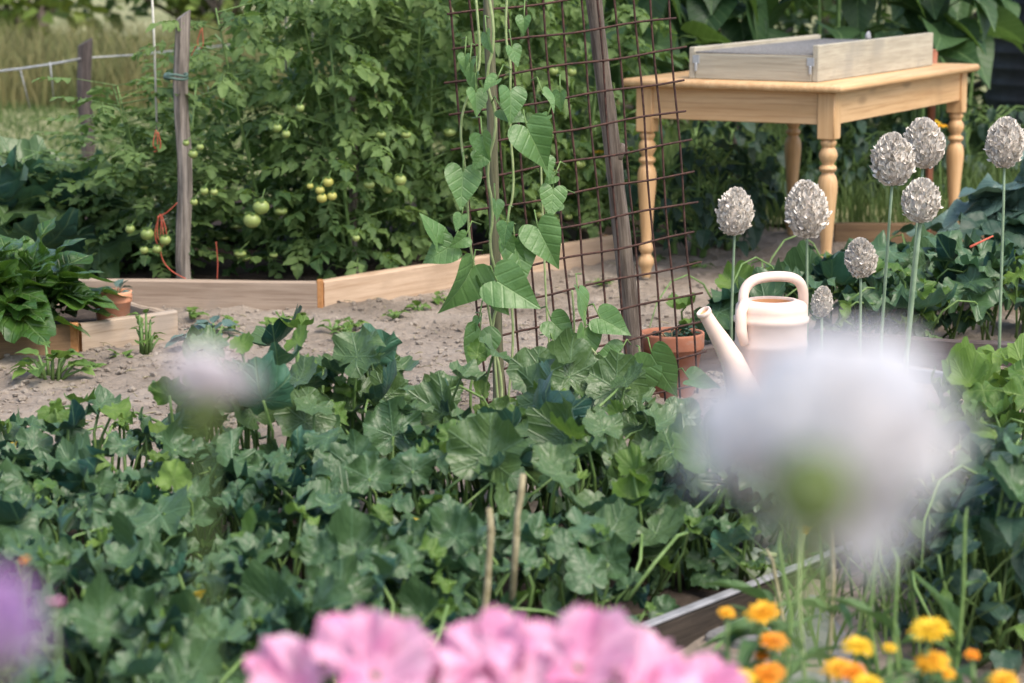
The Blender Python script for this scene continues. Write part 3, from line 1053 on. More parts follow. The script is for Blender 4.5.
# ------------------------------------------------------------------ vine on the trellis: leaves one by one
HE = [heart(random.Random(i), fold=.18 + .12 * (i % 3), droop=.1 + .12 * (i % 3)) for i in range(6)]
vine = thing('climbing_vine', 'heart-leaved green vine climbing the pole and rusty mesh', 'vine', G(500, 440))
vo = vine.location.copy()
vstem = MB()
def vpath(pxs, D, r=.0035):
    q = [P(x, y, d) - vo for (x, y), d in zip(pxs, D)]
    for _ in range(2):
        n = [q[0]]
        for i in range(len(q) - 1):
            n += [q[i] * .75 + q[i + 1] * .25, q[i] * .25 + q[i + 1] * .75]
        n.append(q[-1]); q = n
    vstem.tube(q, r, 5)
vpath([(500, 440), (503, 380), (489, 330), (503, 290), (488, 250), (494, 210), (485, 170), (499, 120), (484, 80), (496, 40), (486, -20)], [6.02] * 11, .0042)
vpath([(500, 430), (490, 300), (470, 262), (466, 170), (460, 140), (462, 110), (475, 80), (481, 60), (476, 0)], [6.0] * 9, .0035)
vpath([(505, 430), (515, 330), (507, 280), (506, 220), (515, 190), (509, 120), (511, 60), (505, 40), (507, -10)], [6.08] * 9, .0035)
vpath([(560, 430), (548, 340), (545, 280), (542, 200), (540, 140)], [6.3] * 5, .003)
vpath([(600, 440), (570, 370), (575, 330), (572, 290)], [6.2] * 4, .003)
vpath([(640, 440), (607, 370), (590, 345), (570, 338)], [6.1] * 4, .003)
# px, py of the petiole end, length px, screen direction of the tip (deg, 0 right, 90 down), facing turn, tint
VL = [(463, 171, 42, 92, 0, .55), (437, 242, 38, 250, .3, .6), (527, 128, 52, 62, -.3, .55), (553, 190, 34, 95, .2, .6), (515, 242, 52, 75, .1, .5),
      (538, 228, 50, 62, -.5, .6), (497, 281, 56, 30, -.3, .5), (480, 332, 52, 100, .15, .55), (472, 268, 56, 115, .9, .35), (451, 246, 38, 150, .5, .65),
      (502, 110, 36, 20, .2, .45), (482, 136, 34, 80, -.2, .5), (476, 92, 30, 85, .3, .5), (510, 92, 40, 85, 0, .45),
      (524, 18, 22, 95, .2, .5), (578, 292, 44, 75, .6, .6), (552, 322, 42, 40, -.2, .35), (585, 330, 46, 90, .2, .5), (600, 318, 44, 25, -.6, .6),
      (556, 350, 48, 45, 0, .45), (640, 365, 58, 85, 0, .55), (652, 355, 56, 60, -.7, .5), (612, 382, 50, 70, .2, .5), (575, 365, 54, 35, -.2, .45),
      (620, 352, 34, 170, .2, .55), (545, 160, 26, 70, .3, .5),
      (470, 62, 26, 100, -.2, .5), (512, 48, 24, 70, .2, .5), (690, 380, 40, 5, -.9, .6)]
vr = random.Random(8)
for q_ in range(20):
    VL.append((vr.uniform(455, 560), vr.uniform(30, 330), vr.uniform(16, 30), vr.uniform(40, 150), vr.uniform(-.8, .8), vr.uniform(.3, .8)))
for q_ in range(10):
    VL.append((vr.uniform(540, 632), vr.uniform(335, 390), vr.uniform(26, 44), vr.uniform(20, 160), vr.uniform(-.8, .8), vr.uniform(.3, .8)))
for k, (px, py, lpx, ang, turn, tint) in enumerate(VL):
    D = 5.92 + (.22 if px > 540 else 0) + vr.uniform(-.05, .05)
    s = lpx * (.92 if k < 10 else .82) * vr.uniform(.9, 1.1) * D / F_PX
    pos = P(px, py, D) - vo
    a = math.radians(ang)
    # tip direction on screen, with the blade hanging and its upper side toward the light and viewer
    y = Vector((math.cos(a), -.25 * vr.uniform(.4, 1.6), -math.sin(a))).normalized()
    turn = turn * 1.5 + vr.uniform(-.5, .5)
    nrm = Vector((math.sin(turn), -math.cos(turn) * .75, vr.uniform(.3, 1.0)))
    z = (nrm - y * nrm.dot(y)).normalized()
    x = y.cross(z)
    R = np.array([[x[i], y[i], z[i]] for i in range(3)])
    b = MB()
    b.put(HE[k % 6], R, (0, 0, 0), s, tint + vr.uniform(-.15, .15))
    st_ = [Vector((0, 0, 0)), Vector((0, .02, .025)) - y * .02, Vector((vr.uniform(-.02, .02), .06, .0)) - y * .04]
    b.tube(st_, [.0018, .002, .0022], 5, mi=1)
    o = b.build('leaf', [M['heart'], M['stem']], vine)
    o.location = pos
vstem.build('stem', M['stem_pale'], vine)

# ------------------------------------------------------------------ terracotta pots
def pot(label, loc, rtop, h, mat, name='clay_pot'):
    t = thing(name, label, 'pot', loc)
    b = MB()
    rb = rtop * .68; rim = h * .24
    b.lathe([(.001, .002), (rb, .0), (rb + .002, .004), (rtop * .93, h - rim), (rtop * .985, h - rim + .002), (rtop, h - rim + .006), (rtop * 1.01, h - .006), (rtop, h),
             (rtop * .92, h), (rtop * .90, h - .008), (rtop * .86, h - rim), (rtop * .84, h * .6), (rtop * .6, h * .15)], 40, cap=False)
    b.build('body', mat, t)
    b = MB()
    V = [(0, 0, h * .86)]; F = []
    rr = random.Random(2)
    for k, f in enumerate((.5, 1.0)):
        for j in range(24):
            a = j * math.pi / 12
            V.append((rtop * .875 * f * math.cos(a), rtop * .875 * f * math.sin(a), h * .84 + rr.uniform(-.004, .006)))
    for j in range(24):
        j2 = (j + 1) % 24
        F.append((0, 1 + j, 1 + j2)); F.append((1 + j, 25 + j, 25 + j2, 1 + j2))
    b.add(V, F)
    b.build('soil', M['soil_dark'], t)
    return t
pc = G(670, 386); pc.z = 0
p1 = pot('reddish terracotta pot with wilting dark leaves standing behind the mesh', (pc.x, pc.y - .05, -.032), .094, .20, M['clay'])
OV = [ovate(random.Random(i), .34 + .06 * (i % 3), .3, .45, .05, jag=.08) for i in range(5)]
def potted(name, label, loc, n, rad, mat, smin, smax, seed, up=(-.2, .9)):
    t = thing(name, label, 'plant', loc)
    b = MB(); s_ = MB(); r = random.Random(seed)
    for k in range(n):
        a = r.uniform(0, 6.28); d = rad * math.sqrt(r.random())
        p = Vector((d * math.cos(a), d * math.sin(a), r.uniform(.005, .04)))
        s_.tube([Vector((p.x * .5, p.y * .5, -.01)), Vector((p.x * .8, p.y * .8, p.z * .8)), p], [.002, .0018, .0014], 4)
        b.put(OV[k % 5], frame(a + r.uniform(-.8, .8), r.uniform(*up), r.uniform(-.6, .6)), p, r.uniform(smin, smax), r.random())
    s_.build('stem', M['dry'], t)
    b.build('leaves', mat, t)
    return t
potted('potted_seedling', 'wilted dark green seedling in the reddish pot', (pc.x, pc.y - .05, .132), 30, .055, M['dark_leaf'], .02, .045, 4)
pd = G(112, 322); 
pot2_loc = (P(112, 318, 7.78).x, 7.80, .0)
p2 = pot('pale orange clay pot sitting inside the small tan-boarded bed', pot2_loc, .0635, .155, M['clay_pale'])
potted('potted_seedling', 'dried grey-green seedling in the pale orange pot', (pot2_loc[0], pot2_loc[1], .13), 12, .04, M['blue_leaf'], .02, .04, 6, up=(.2, 1.2))

# ------------------------------------------------------------------ watering can
wc = G(770, 440); wc.z = 0
S = 6.2 / F_PX
can = thing('watering_can', 'pale peach plastic watering can half hidden by the big white blossom', 'watering can', (wc.x, 6.2, 0))
W = 37 * S           # half width of the body
top_z = P(770, 300, 6.2).z
b = MB()
pr = [(.001, .0), (W * .86, .0), (W * .92, .008), (W * .97, top_z * .28), (W * .975, top_z * .30), (W * .995, top_z * .31), (W * .995, top_z * .335), (W * .975, top_z * .345),
      (W * .975, top_z * .66), (W * 1.0, top_z * .67), (W * 1.0, top_z * .70), (W * .98, top_z * .71), (W * .985, top_z * .84), (W * 1.03, top_z * .85), (W * 1.035, top_z * .88), (W * .99, top_z * .89),
      (W * .99, top_z * .93), (W * .97, top_z * .965), (W * .90, top_z * .985), (W * .74, top_z * 1.0), (W * .62, top_z * 1.005), (W * .60, top_z * 1.0), (W * .60, top_z * .975)]
b.lathe(pr, 48, cap=False)
b.build('body', M['can'], can)
b = MB()
b.lathe([(W * .598, top_z * .985), (W * .60, top_z * .9), (W * .93, top_z * .8), (W * .93, top_z * .4), (.001, top_z * .35)], 36, cap=False)
b.build('inside', M['can_inside'], can)
# handle: a thick bow over the filling hole
b = MB()
hp = [(746, 316), (743, 302), (744, 290), (751, 281), (764, 277), (782, 276), (795, 278), (802, 285), (803.5, 296), (803, 308)]
pts = []
for i, (x, y) in enumerate(hp):
    q = P(x, y, 6.2 - .03 + .012 * i) - Vector((wc.x, 6.2, 0))
    pts.append(q)
for _ in range(2):
    n = [pts[0]]
    for i in range(len(pts) - 1):
        n += [pts[i] * .75 + pts[i + 1] * .25, pts[i] * .25 + pts[i + 1] * .75]
    n.append(pts[-1]); pts = n
b.tube(pts, .0135, 14)
b.build('handle', M['can'], can)
# spout with a rounded socket
b = MB()
sp_ = [(752, 415), (741, 385), (732, 360), (722, 342), (712, 326), (705, 314)]
rad = [.056, .039, .030, .024, .019, .0165]
pts = [P(x, y, 6.12 - .01 * i) - Vector((wc.x, 6.2, 0)) for i, (x, y) in enumerate(sp_)]
b.tube(pts, rad, 18, cap=False)
d_ = (pts[-1] - pts[-2]).normalized()
b.lathe([(.0165, -.002), (.0195, .0), (.0195, .010), (.0165, .011), (.014, .006), (.013, -.03)], 20, pts[-1], R=mat_to_z(d_), cap=False)
b.build('spout', M['can'], can)
b = MB()
b.lathe([(.0142, .0), (.001, -.002)], 16, pts[-1] + d_ * .003, R=mat_to_z(d_), cap=False)
b.build('spout_hole', M['can_inside'], can)
# side lug under the handle
b = MB()
b.tube([P(745, 345, 6.13) - Vector((wc.x, 6.2, 0)), P(741, 330, 6.13) - Vector((wc.x, 6.2, 0)), P(741, 312, 6.13) - Vector((wc.x, 6.2, 0)), P(746, 300, 6.15) - Vector((wc.x, 6.2, 0))], [.012, .015, .015, .012], 14)
b.build('handle_socket', M['can'], can)

# ------------------------------------------------------------------ the squash bed
PL = [palmate(random.Random(i), depth=.10 + .05 * (i % 3), cup=.0 + .25 * (i % 4), ruffle=.13 + .06 * (i % 3), droop=.05 + .28 * ((i * 7) % 3)) for i in range(18)]
RL = [palmate(random.Random(40 + i), depth=.05, cup=.25 + .28 * (i % 3), ruffle=.07 + .04 * (i % 2), droop=.05 + .15 * (i % 2)) for i in range(8)]

def squash(name, label, cx, cy, n, rad, h0, h1, s0, s1, seed, shapes=PL, mat='squash', group='squash plants in the big bed', blossoms=1, upright=.25, tendrils=3, z0=.0, petiole='stem', allow=None, cat='squash plant'):
    t = thing(name, label, cat, (cx, cy, z0), 0, group)
    L, S_, B = MB(), MB(), []
    r = random.Random(seed)
    for k in range(n):
        for _ in range(20):
            a = r.uniform(0, 6.28); d = rad * math.sqrt(r.random())
            x, y = d * math.cos(a), d * math.sin(a)
            if allow is None or allow(cx + x, cy + y): break
        f = r.random()
        h = h0 + (h1 - h0) * f ** .8 * (1 - .35 * (d / rad) ** 2)
        top = Vector((x, y, h))
        base = Vector((x * .8 + r.uniform(-.06, .06), y * .8 + r.uniform(0, .10), .01))
        mid = base.lerp(top, .6) + Vector((r.uniform(-.02, .02), r.uniform(-.02, .02), h * .16))
        s = r.uniform(s0, s1) * (.75 + .4 * f)
        S_.tube([base, mid, top], [.0042, .0036, .003], 5)
        young = r.random() < .24
        u = r.random()
        if u < upright:      # blade held up, seen from below or from its face
            az = r.uniform(.2, 2.9) if r.random() < .75 else r.uniform(0, 6.28)
            R = frame(az, r.uniform(.5, 1.25), r.uniform(-.6, .6))
        else:                # blade spread, tip down, tilted any way
            az = a + r.uniform(-1.3, 1.3)
            R = frame(az, r.uniform(-.6, .3), r.uniform(-.45, .45))
        if young: s *= .6
        T = shapes[r.randrange(len(shapes))]
        L.put(T, R, top, s, min(1, max(0, r.gauss(.36, .42))), 1 if young else 0)
    for k in range(tendrils):
        a = r.uniform(0, 6.28); d = rad * r.uniform(.3, .95)
        p = Vector((d * math.cos(a), d * math.sin(a), h0 + r.uniform(.02, .12)))
        q = [p + Vector((.05 * i * math.cos(a + i * .3), .05 * i * math.sin(a + i * .5), .10 * math.sin(i * .7))) for i in range(6)]
        S_.tube(q, [.004, .0035, .003, .003, .0025, .0015], 5)
    S_.build('stem', M[petiole], t)
    L.build('leaves', [M[mat], M['squash_young']], t)
    for k in range(blossoms):
        a = r.uniform(3.4, 6.0); d = rad * r.uniform(.2, .8)
        p = Vector((d * math.cos(a), d * math.sin(a), h0 * .35 + h1 * r.uniform(.45, .7)))
        az_, ti_ = r.uniform(0, 6.28), r.uniform(.2, .9)
        Rb = mat_to_z((math.cos(az_) * ti_, math.sin(az_) * ti_, 1))
        b = MB()
        for j in range(5):
            b.put(OV[j], Rb @ frame(j * 1.257 + a, r.uniform(.7, 1.35), r.uniform(-.3, .3)), p, r.uniform(.015, .024), r.random())
        b.tube([p - Vector((0, 0, .1)), p - Vector((0, 0, .02)), p + Vector((0, 0, .004))], [.002, .0025, .004], 6, mi=1)
        b.build('blossom', [M['yellow_petal'], M['stem_pale']], t)
    return t

def in_bed(x, y):
    return x < .20 + (y - 4.17) * .81 - .06 and y < 5.62
SQ = [  # x, y, n, rad, h0, h1, shapes, label
    (-1.02, 5.14, 30, .34, .06, .34, PL, 'squash plant spreading onto the soil path near the small tan boards'),
    (-.52, 5.30, 30, .33, .10, .40, RL, 'tall rounded-leaf squash plant directly below the grey plank'),
    (-.14, 5.34, 32, .33, .10, .36, RL, 'rounded-leaf squash plant below the joint of the grey and pinkish planks'),
    (.12, 5.28, 30, .26, .08, .31, RL, 'rounded-leaf squash plant at the foot of the green pole'),
    (.30, 4.96, 16, .20, .05, .16, RL, 'squash plant in front of the reddish pot'),
    (-1.05, 4.62, 36, .36, .06, .32, PL, 'squash plant at the bed side where dark soil shows, below the path'),
    (-.66, 4.72, 34, .34, .08, .32, PL, 'squash plant behind the small blurred pale bud'),
    (-.26, 4.78, 38, .34, .08, .33, PL, 'squash plant in the middle of the bed, behind the dry stalks'),
    (.14, 4.74, 36, .33, .08, .30, RL, 'squash plant in mid bed straight below the rusty mesh'),
    (.47, 4.72, 26, .24, .06, .27, PL, 'squash plant at the fringe of the big white blossom'),
    (-.82, 4.05, 38, .35, .06, .30, PL, 'squash plant with yellow blossoms above the purple flower'),
    (-.40, 4.15, 40, .35, .08, .31, PL, 'lobed squash plant beside the two dry stalks'),
    (.02, 4.18, 34, .32, .06, .28, PL, 'dark squash plant between the dry stalks and the pale edging'),
    (-.68, 3.50, 36, .33, .06, .30, PL, 'squash plant next to the purple flower'),
    (-.28, 3.62, 36, .32, .06, .30, PL, 'squash plant rising just behind the largest pink blossom'),
    (.05, 3.72, 24, .26, .05, .24, PL, 'squash plant behind the middle pink blossoms'),
    (-.46, 3.08, 26, .28, .06, .31, PL, 'broad pale-leaved squash plant lowest at the picture edge'),
]
for k, (x, y, n, rad, h0, h1, sh, lab) in enumerate(SQ):
    rl = sh is RL
    squash('squash_plant', lab, x, y, int(n * (1.9 if rl else 3.0)), rad * 1.05, h0 * (1 if rl else .5), h1 * (1.1 if rl else .92), .06 if rl else .046, .112 if rl else .094, 100 + k + (k == 14) * 900, sh, 'cabbage' if sh is RL else 'squash',
           blossoms=(2 if k in (0, 10, 13, 14) else 0 if rl else 1), upright=.55 if sh is RL else .3, allow=in_bed)

def round_fruit(px, py, D, rpx, label):
    r = rpx * D / F_PX
    t = thing('round_squash', label, 'squash', P(px, py, D), 0, 'pale squashes at the edging')
    b = MB()
    V, F = [], []
    n, m = 28, 14
    for i in range(m + 1):
        ph = math.pi * i / m
        for j in range(n):
            th = 2 * math.pi * j / n
            rr = r * (1 - .05 * abs(math.cos(4.5 * th)) * math.sin(ph))
            V.append((rr * math.sin(ph) * math.cos(th), rr * math.sin(ph) * math.sin(th), -rr * math.cos(ph) * .92))
    for i in range(m):
        for j in range(n):
            j2 = (j + 1) % n
            F.append((i * n + j, i * n + j2, (i + 1) * n + j2, (i + 1) * n + j))
    b.add(V, F)
    b.build('body', M['pale_squash'], t)
    b = MB(); b.tube([(0, 0, r * .86), (.006, .0, r * 1.05), (.03, .0, r * 1.2)], [.008, .006, .006], 6)
    b.build('stalk', M['stem_pale'], t)
    t.rotation_euler = (.5, .4, 0)
M['pale_squash'] = plain_mat('pale_squash_skin', (.24, .30, .20), (.36, .41, .30), 12, .45, .4, .05)
round_fruit(752, 568, 4.72, 23, 'pale round squash lying nearest the pale edging strip')
round_fruit(758, 528, 4.95, 24, 'pale round squash tucked under the white blossom behind its twin')

def dry_stalk(pts, D, label):
    q = [P(x, y, D) for x, y in pts]
    b = MB()
    k = len(q)
    b.tube(q, [.006, .0065, .0055, .0065, .005][:k], 8)
    tag(b.build('dry_stalk', M['dry']), label, 'stalk', 'dry stalks in the squash bed')
dry_stalk([(480, 650), (487, 590), (489, 560), (491, 530), (489, 508)], 3.85, 'shorter dry tan stalk standing among the squash leaves')
dry_stalk([(512, 600), (516, 540), (517, 516), (521, 492), (523, 474)], 4.0, 'taller dry tan stalk with a crooked tip among the squash leaves')
# ------------------------------------------------------------------ squash behind the can and at the right
def p2(px, py, z=0.2):
    q = G(px, py, z); return q.x, q.y
BG = 'squash plants behind the watering can'
rs = [(738, 298, 14, .18, .02, .16, 'low squash plant sprawling on the soil beside the watering can spout'),
      (820, 300, 26, .30, .04, .24, 'squash plant growing right behind the watering can handle'),
      (900, 300, 30, .32, .05, .25, 'squash plant under the three dry seed heads by the table leg'),
      (860, 268, 24, .28, .04, .22, 'squash plant covering the foot of the middle table leg'),
      (950, 290, 30, .32, .06, .30, 'squash plant beyond the old dark boards, near the red stalk'),
      (1030, 300, 26, .32, .06, .32, 'squash plant below the seed head that stands apart')]
for k, (px, py, n, rad, h0, h1, lab) in enumerate(rs):
    x, y = p2(px, py, .15)
    squash('squash_plant', lab, x, y, n, rad, h0, h1, .10, .17, 200 + k, PL, 'squash', BG, blossoms=0, upright=.2, z0=.02)
RG = 'leafy pumpkin plants at the right border'
rr_ = [(995, 375, .35, 34, .24, .08, .42, 'pumpkin plant with yellow blossoms beside the white blossom', 2), (1030, 330, .4, 30, .24, .08, .42, 'bright green pumpkin plant above the yellow blossoms, by the old boards', 0),
       (1010, 480, .3, 26, .24, .1, .42, 'pumpkin plant beyond the fringe of the big white blossom', 2)]
for k, (px, py, z, n, rad, h0, h1, lab, bl) in enumerate(rr_):
    x, y = p2(px, py, z)
    squash('pumpkin_plant', lab, x + .06, y, n, rad, h0, h1, .075, .125, 300 + k, PL, 'squash_young' if k < 2 else 'squash', RG, blossoms=bl, upright=.35, cat='pumpkin plant')
# dark low plants and stems near the paving at the right
for k, (px, py, lab) in enumerate(((1010, 600, 'dark bushy plant behind the highest yellow marigold'), (985, 545, 'dark bushy plant beside the far paving slab'))):
    x, y = p2(px, py, .1)
    squash('bushy_plant', lab, x + .05, y, 190, .24, .01, .34, .04, .085, 330 + k, OV, 'dark_leaf', 'dark plants along the slabs', blossoms=0, upright=.5, cat='plant')

# ------------------------------------------------------------------ dry allium seed heads
def petal_bud():
    half = [(0, 0), (.30, .25), (.34, .55), (.18, .85), (0, 1.0)]
    return ring_leaf(sym_outline(half, 5), (0, .5), 1, lambda x, y: -.5 * abs(x) + .12)
BUD = petal_bud()
def allium(px, py, rx, ry, D, label, stem_to=None, seed=0, thick=.006, tilt=0.0, tint=0.0):
    c = P(px, py, D)
    t = thing('allium_seed_head', label, 'seed head', (c.x, c.y, 0), 0, 'dry allium seed heads on tall stems')
    A, B = rx * 1.06 * D / F_PX, ry * .96 * D / F_PX
    r = random.Random(seed)
    prof = []
    def rad_at(f):    # f 0 bottom .. 1 top : egg, blunt below, a little narrower above
        return A * .93 * math.sin(math.pi * f) ** .5 * (1.05 - .16 * f)
    b = MB()
    b.lathe([(max(.001, rad_at(f) * .93), -B * .95 + 2 * B * .95 * f) for f in np.linspace(0.01, .99, 14)], 18)
    core = b.build('core', M['allium_core'], t)
    core.location = (0, 0, c.z)
    b = MB()
    n = 620
    for k in range(n):
        f = (k + .5) / n
        f = .5 - .5 * math.cos(math.pi * (.04 + .92 * f))
        az = k * 2.39996 + r.uniform(-.25, .25)
        rr = rad_at(f) * r.uniform(.92, 1.04)
        z = -B * .95 + 2 * B * .95 * f
        pos = Vector((rr * math.cos(az), rr * math.sin(az), z))
        pit = r.uniform(.7, 1.45) if f < .85 else r.uniform(1.0, 1.5)
        if r.random() < .12: pit -= .7
        s = A * r.uniform(.22, .36)
        for q in range(2):
            b.put(BUD, frame(az + (q - .5) * 1.2 + r.uniform(-.5, .5), pit + r.uniform(-.2, .2), r.uniform(-.9, .9)), pos, s, min(1, max(0, r.gauss(.5 + tint, .28))))
    hd = b.build('florets', M['allium'], t, smooth=True)
    hd.location = (0, 0, c.z)
    hd.rotation_euler = core.rotation_euler = (0, tilt, 0)
    b = MB()
    lean = (stem_to or 0) * D / F_PX
    b.tube([(lean, 0, -.02), (lean * .8, .01, c.z * .4), (lean * .25, 0, c.z * .8), (0, 0, c.z - B * .75)], [thick * 1.3, thick * 1.15, thick, thick * .9], 8)
    b.build('stem', M['allium_stem'], t)
AL = [(735, 214, 17, 24, 7.0, 'dry seed head standing alone in front of the soil, nearest the mesh', -2, .3),
      (807, 212, 20, 29, 7.2, 'tufted beige seed head beside the middle turned table leg', 3, .25),
      (893, 162, 20, 26, 6.1, 'mauve-grey seed head, left one of the three by the far table leg', -8, 0),
      (924, 146, 19, 25, 6.5, 'mauve-grey seed head, highest of the three by the far table leg', -12, 0),
      (921, 203, 18, 22, 6.0, 'mauve-grey seed head, lowest of the three by the far table leg', -12, .05),
      (1005, 145, 18, 25, 6.4, 'mauve-grey seed head standing apart at the picture border', 2, 0),
      (861, 260, 15, 20, 6.3, 'small brownish seed head above squash leaves, below the others', 2, -.1),
      (822, 303, 10, 16, 6.0, 'smallest brown seed head just beside the watering can handle', 1, -.15)]
for k, (px, py, rx, ry, D, lab, st_, tn) in enumerate(AL):
    allium(px, py, rx, ry, D, lab, st_, 50 + k, .0038 if k != 4 else .006, rnd.uniform(-.12, .12), tn)

# ------------------------------------------------------------------ tomatoes
def tomato_leaf(r):
    lf = [ovate(random.Random(r.randrange(999)), .30, .3, .45, .10, n=8, rings=1, jag=.30) for _ in range(3)]
    V, F, UV = [], [], []
    n = 0
    def put(T, R, pos, s):
        nonlocal n
        v = (T[0] * s) @ R.T + np.array(pos)
        V.append(v); UV.append(T[2]); F.extend([tuple(i + n for i in f) for f in T[1]]); n += len(v)
    droop = r.uniform(.3, .9)
    def rach(y): return (0, y, -droop * y * y * .6)
    for y in (.28, .5, .72):
        for sd in (-1, 1):
            a = math.pi / 2 - sd * r.uniform(.8, 1.2)
            put(lf[r.randrange(3)], frame(a, r.uniform(-.7, .1), r.uniform(-.5, .5)), rach(y + r.uniform(-.04, .04)), r.uniform(.26, .40))
    put(lf[0], frame(math.pi / 2, -droop, 0), rach(.85), .42)
    # rachis
    pts = [rach(y) for y in (0, .3, .6, .9)]
    for i in range(3):
        p, q = np.array(pts[i]), np.array(pts[i + 1])
        w = np.array([.012, 0, 0])
        V.append(np.array([p - w, p + w, q + w, q - w])); UV.append(np.zeros((4, 2))); F.append((n, n + 1, n + 2, n + 3)); n += 4
    return (np.concatenate(V), F, np.concatenate(UV))
TLF = [tomato_leaf(random.Random(i)) for i in range(7)]
def sphere(b, c, r, mi=0, tint=.5, n=10, m=7, squash_=.9):
    V, F = [], []
    for i in range(m + 1):
        ph = math.pi * i / m
        for j in range(n):
            th = 2 * math.pi * j / n
            V.append((c[0] + r * math.sin(ph) * math.cos(th), c[1] + r * math.sin(ph) * math.sin(th), c[2] - r * math.cos(ph) * squash_))
    for i in range(m):
        for j in range(n):
            j2 = (j + 1) % n
            F.append((i * n + j, i * n + j2, (i + 1) * n + j2, (i + 1) * n + j))
    b.add(V, F, tint=tint, mi=mi)

def tomato_plant(label, seed, H=1.45, nleaf=120, nfruit=7, rad=.30, loc=(0, 0, 0), rz=0, fruit='green_fruit'):
    t = thing('tomato_plant', label, 'tomato plant', loc, rz, 'tomato plants in the plank bed')
    r = random.Random(seed)
    L, S_ = MB(), MB()
    for st in range(3):
        a0 = r.uniform(0, 6.28)
        pts = [Vector((.05 * math.cos(a0) + .05 * i * math.cos(a0) * .5, .05 * math.sin(a0) + .03 * i * math.sin(a0 + i * .3), H * i / 7)) for i in range(8)]
        S_.tube(pts, [.008 - .0007 * i for i in range(8)], 6)
        for k in range(nleaf // 3):
            f = r.uniform(.03, 1)
            i = min(6, int(f * 7)); q = pts[i].lerp(pts[i + 1], f * 7 - i)
            a = r.uniform(0, 6.28)
            d = r.uniform(.02, rad * .62)
            pos = q + Vector((math.cos(a) * d, math.sin(a) * d, d * .4))
            if d > .1: S_.tube([q, pos], [.004, .0028], 4, cap=False)
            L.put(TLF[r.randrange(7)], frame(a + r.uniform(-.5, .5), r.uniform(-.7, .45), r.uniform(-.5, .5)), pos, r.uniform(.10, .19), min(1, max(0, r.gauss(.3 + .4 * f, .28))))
    S_.build('stem', M['stem'], t)
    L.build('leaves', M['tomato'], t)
    for k in range(nfruit):
        a = r.uniform(-2.6, -.5); d = rad * r.uniform(.6, 1.0)
        p = (d * math.cos(a), d * math.sin(a), r.uniform(.12, .75))
        b = MB()
        R_ = r.uniform(.014, .026)
        sphere(b, p, R_, tint=r.random())
        for j in range(5):
            b.put(OV[j], frame(j * 1.257, .1, 0), (p[0], p[1], p[2] + R_ * .9), R_ * 1.1, .5, 1)
        b.tube([(p[0], p[1], p[2] + R_ * .85), (p[0] * .8, p[1] * .8, p[2] + R_ * 2.5)], .0015, 4, mi=2)
        b.build('tomato', [M[fruit], M['tomato'], M['stem']], t)
    return t
TP = [(-1.66, 9.4, .42, 'low tomato plant between the fence post and the grey split stake'), (-1.22, 8.98, .72, 'tomato plant climbing the grey split stake'),
      (-.84, 8.95, 1.0, 'tomato plant with a red twine above the grey plank'), (-.56, 8.92, 1.12, 'tomato plant behind the joint of the two bed planks'),
      (-.28, 9.2, 1.25, 'tomato plant behind the start of the pinkish plank'), (.0, 9.6, 1.5, 'tomato plant straight behind the green pole'),
      (.22, 9.9, 1.3, 'tomato plant at the end of the pinkish plank'),
      (-1.30, 9.9, .5, 'shorter tomato plant in the back row near the fence post'), (-1.0, 9.8, .82, 'back-row tomato plant rising behind the grey split stake'),
      (-.66, 9.85, 1.0, 'tall back-row tomato plant with pale strings'), (-.25, 10.1, 1.2, 'tall back-row tomato plant behind the thin brown stake'),
      (.12, 10.6, 1.4, 'back-row tomato plant seen through the rusty mesh')]
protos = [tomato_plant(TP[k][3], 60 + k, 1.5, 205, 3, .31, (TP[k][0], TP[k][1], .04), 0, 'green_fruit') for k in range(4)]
for k, pt in enumerate(protos):
    s = TP[k][2] / 1.5
    pt.scale = (1, 1, s)
for k in range(4, 12):
    x, y, h, lab = TP[k]
    c = copy_thing(protos[(k * 3) % 4], lab, (x, y, .04), rnd.uniform(-.7, .7), 1.0)
    c.scale = (1.08, 1.08, h / 1.5)
# clusters of fruit the photograph shows plainly belong to the front plants
def fruit_cluster(owner, spots, D, mat):
    inv = owner.matrix_basis.inverted()
    for (px, py, rp) in spots:
        p = inv @ P(px, py, D)
        b = MB(); R_ = rp * D / F_PX
        sphere(b, p, R_, tint=rnd.random(), n=14, m=9, squash_=.9 / owner.scale.z)
        for j in range(5):
            b.put(OV[j], frame(j * 1.257, .1, 0), (p[0], p[1], p[2] + R_ * .9 / owner.scale.z), R_ * 1.0, .5, 1)
        b.tube([(p[0], p[1], p[2] + R_ * .85), (p[0] + .01, p[1] + .05, p[2] + R_ * 3)], .0016, 4, mi=2)
        b.build('tomato', [M[mat], M['tomato'], M['stem']], owner)
bpy.context.view_layer.update()
fruit_cluster(protos[1], [(130, 229, 5), (147, 234, 7), (165, 240, 6), (157, 249, 5), (144, 250, 4.5), (193, 154, 5), (200, 147, 4), (186, 143, 3.5)], 8.5, 'green_fruit')
fruit_cluster(protos[2], [(252, 220, 9), (261, 207, 8.5), (204, 191, 4.5), (214, 192, 4), (194, 202, 4)], 8.48, 'green_fruit')
fruit_cluster(protos[3], [(320, 190, 5), (328, 182, 5.5), (332, 196, 5), (322, 198, 5.5), (310, 186, 3.5)], 8.5, 'yellow_fruit')
fruit_cluster(protos[3], [(277, 128, 5), (286, 134, 4.5), (300, 108, 4.5), (356, 238, 4)], 8.5, 'green_fruit')
fruit_cluster(protos[3], [(388, 188, 6), (400, 180, 6.5), (352, 168, 4)], 8.72, 'green_fruit')

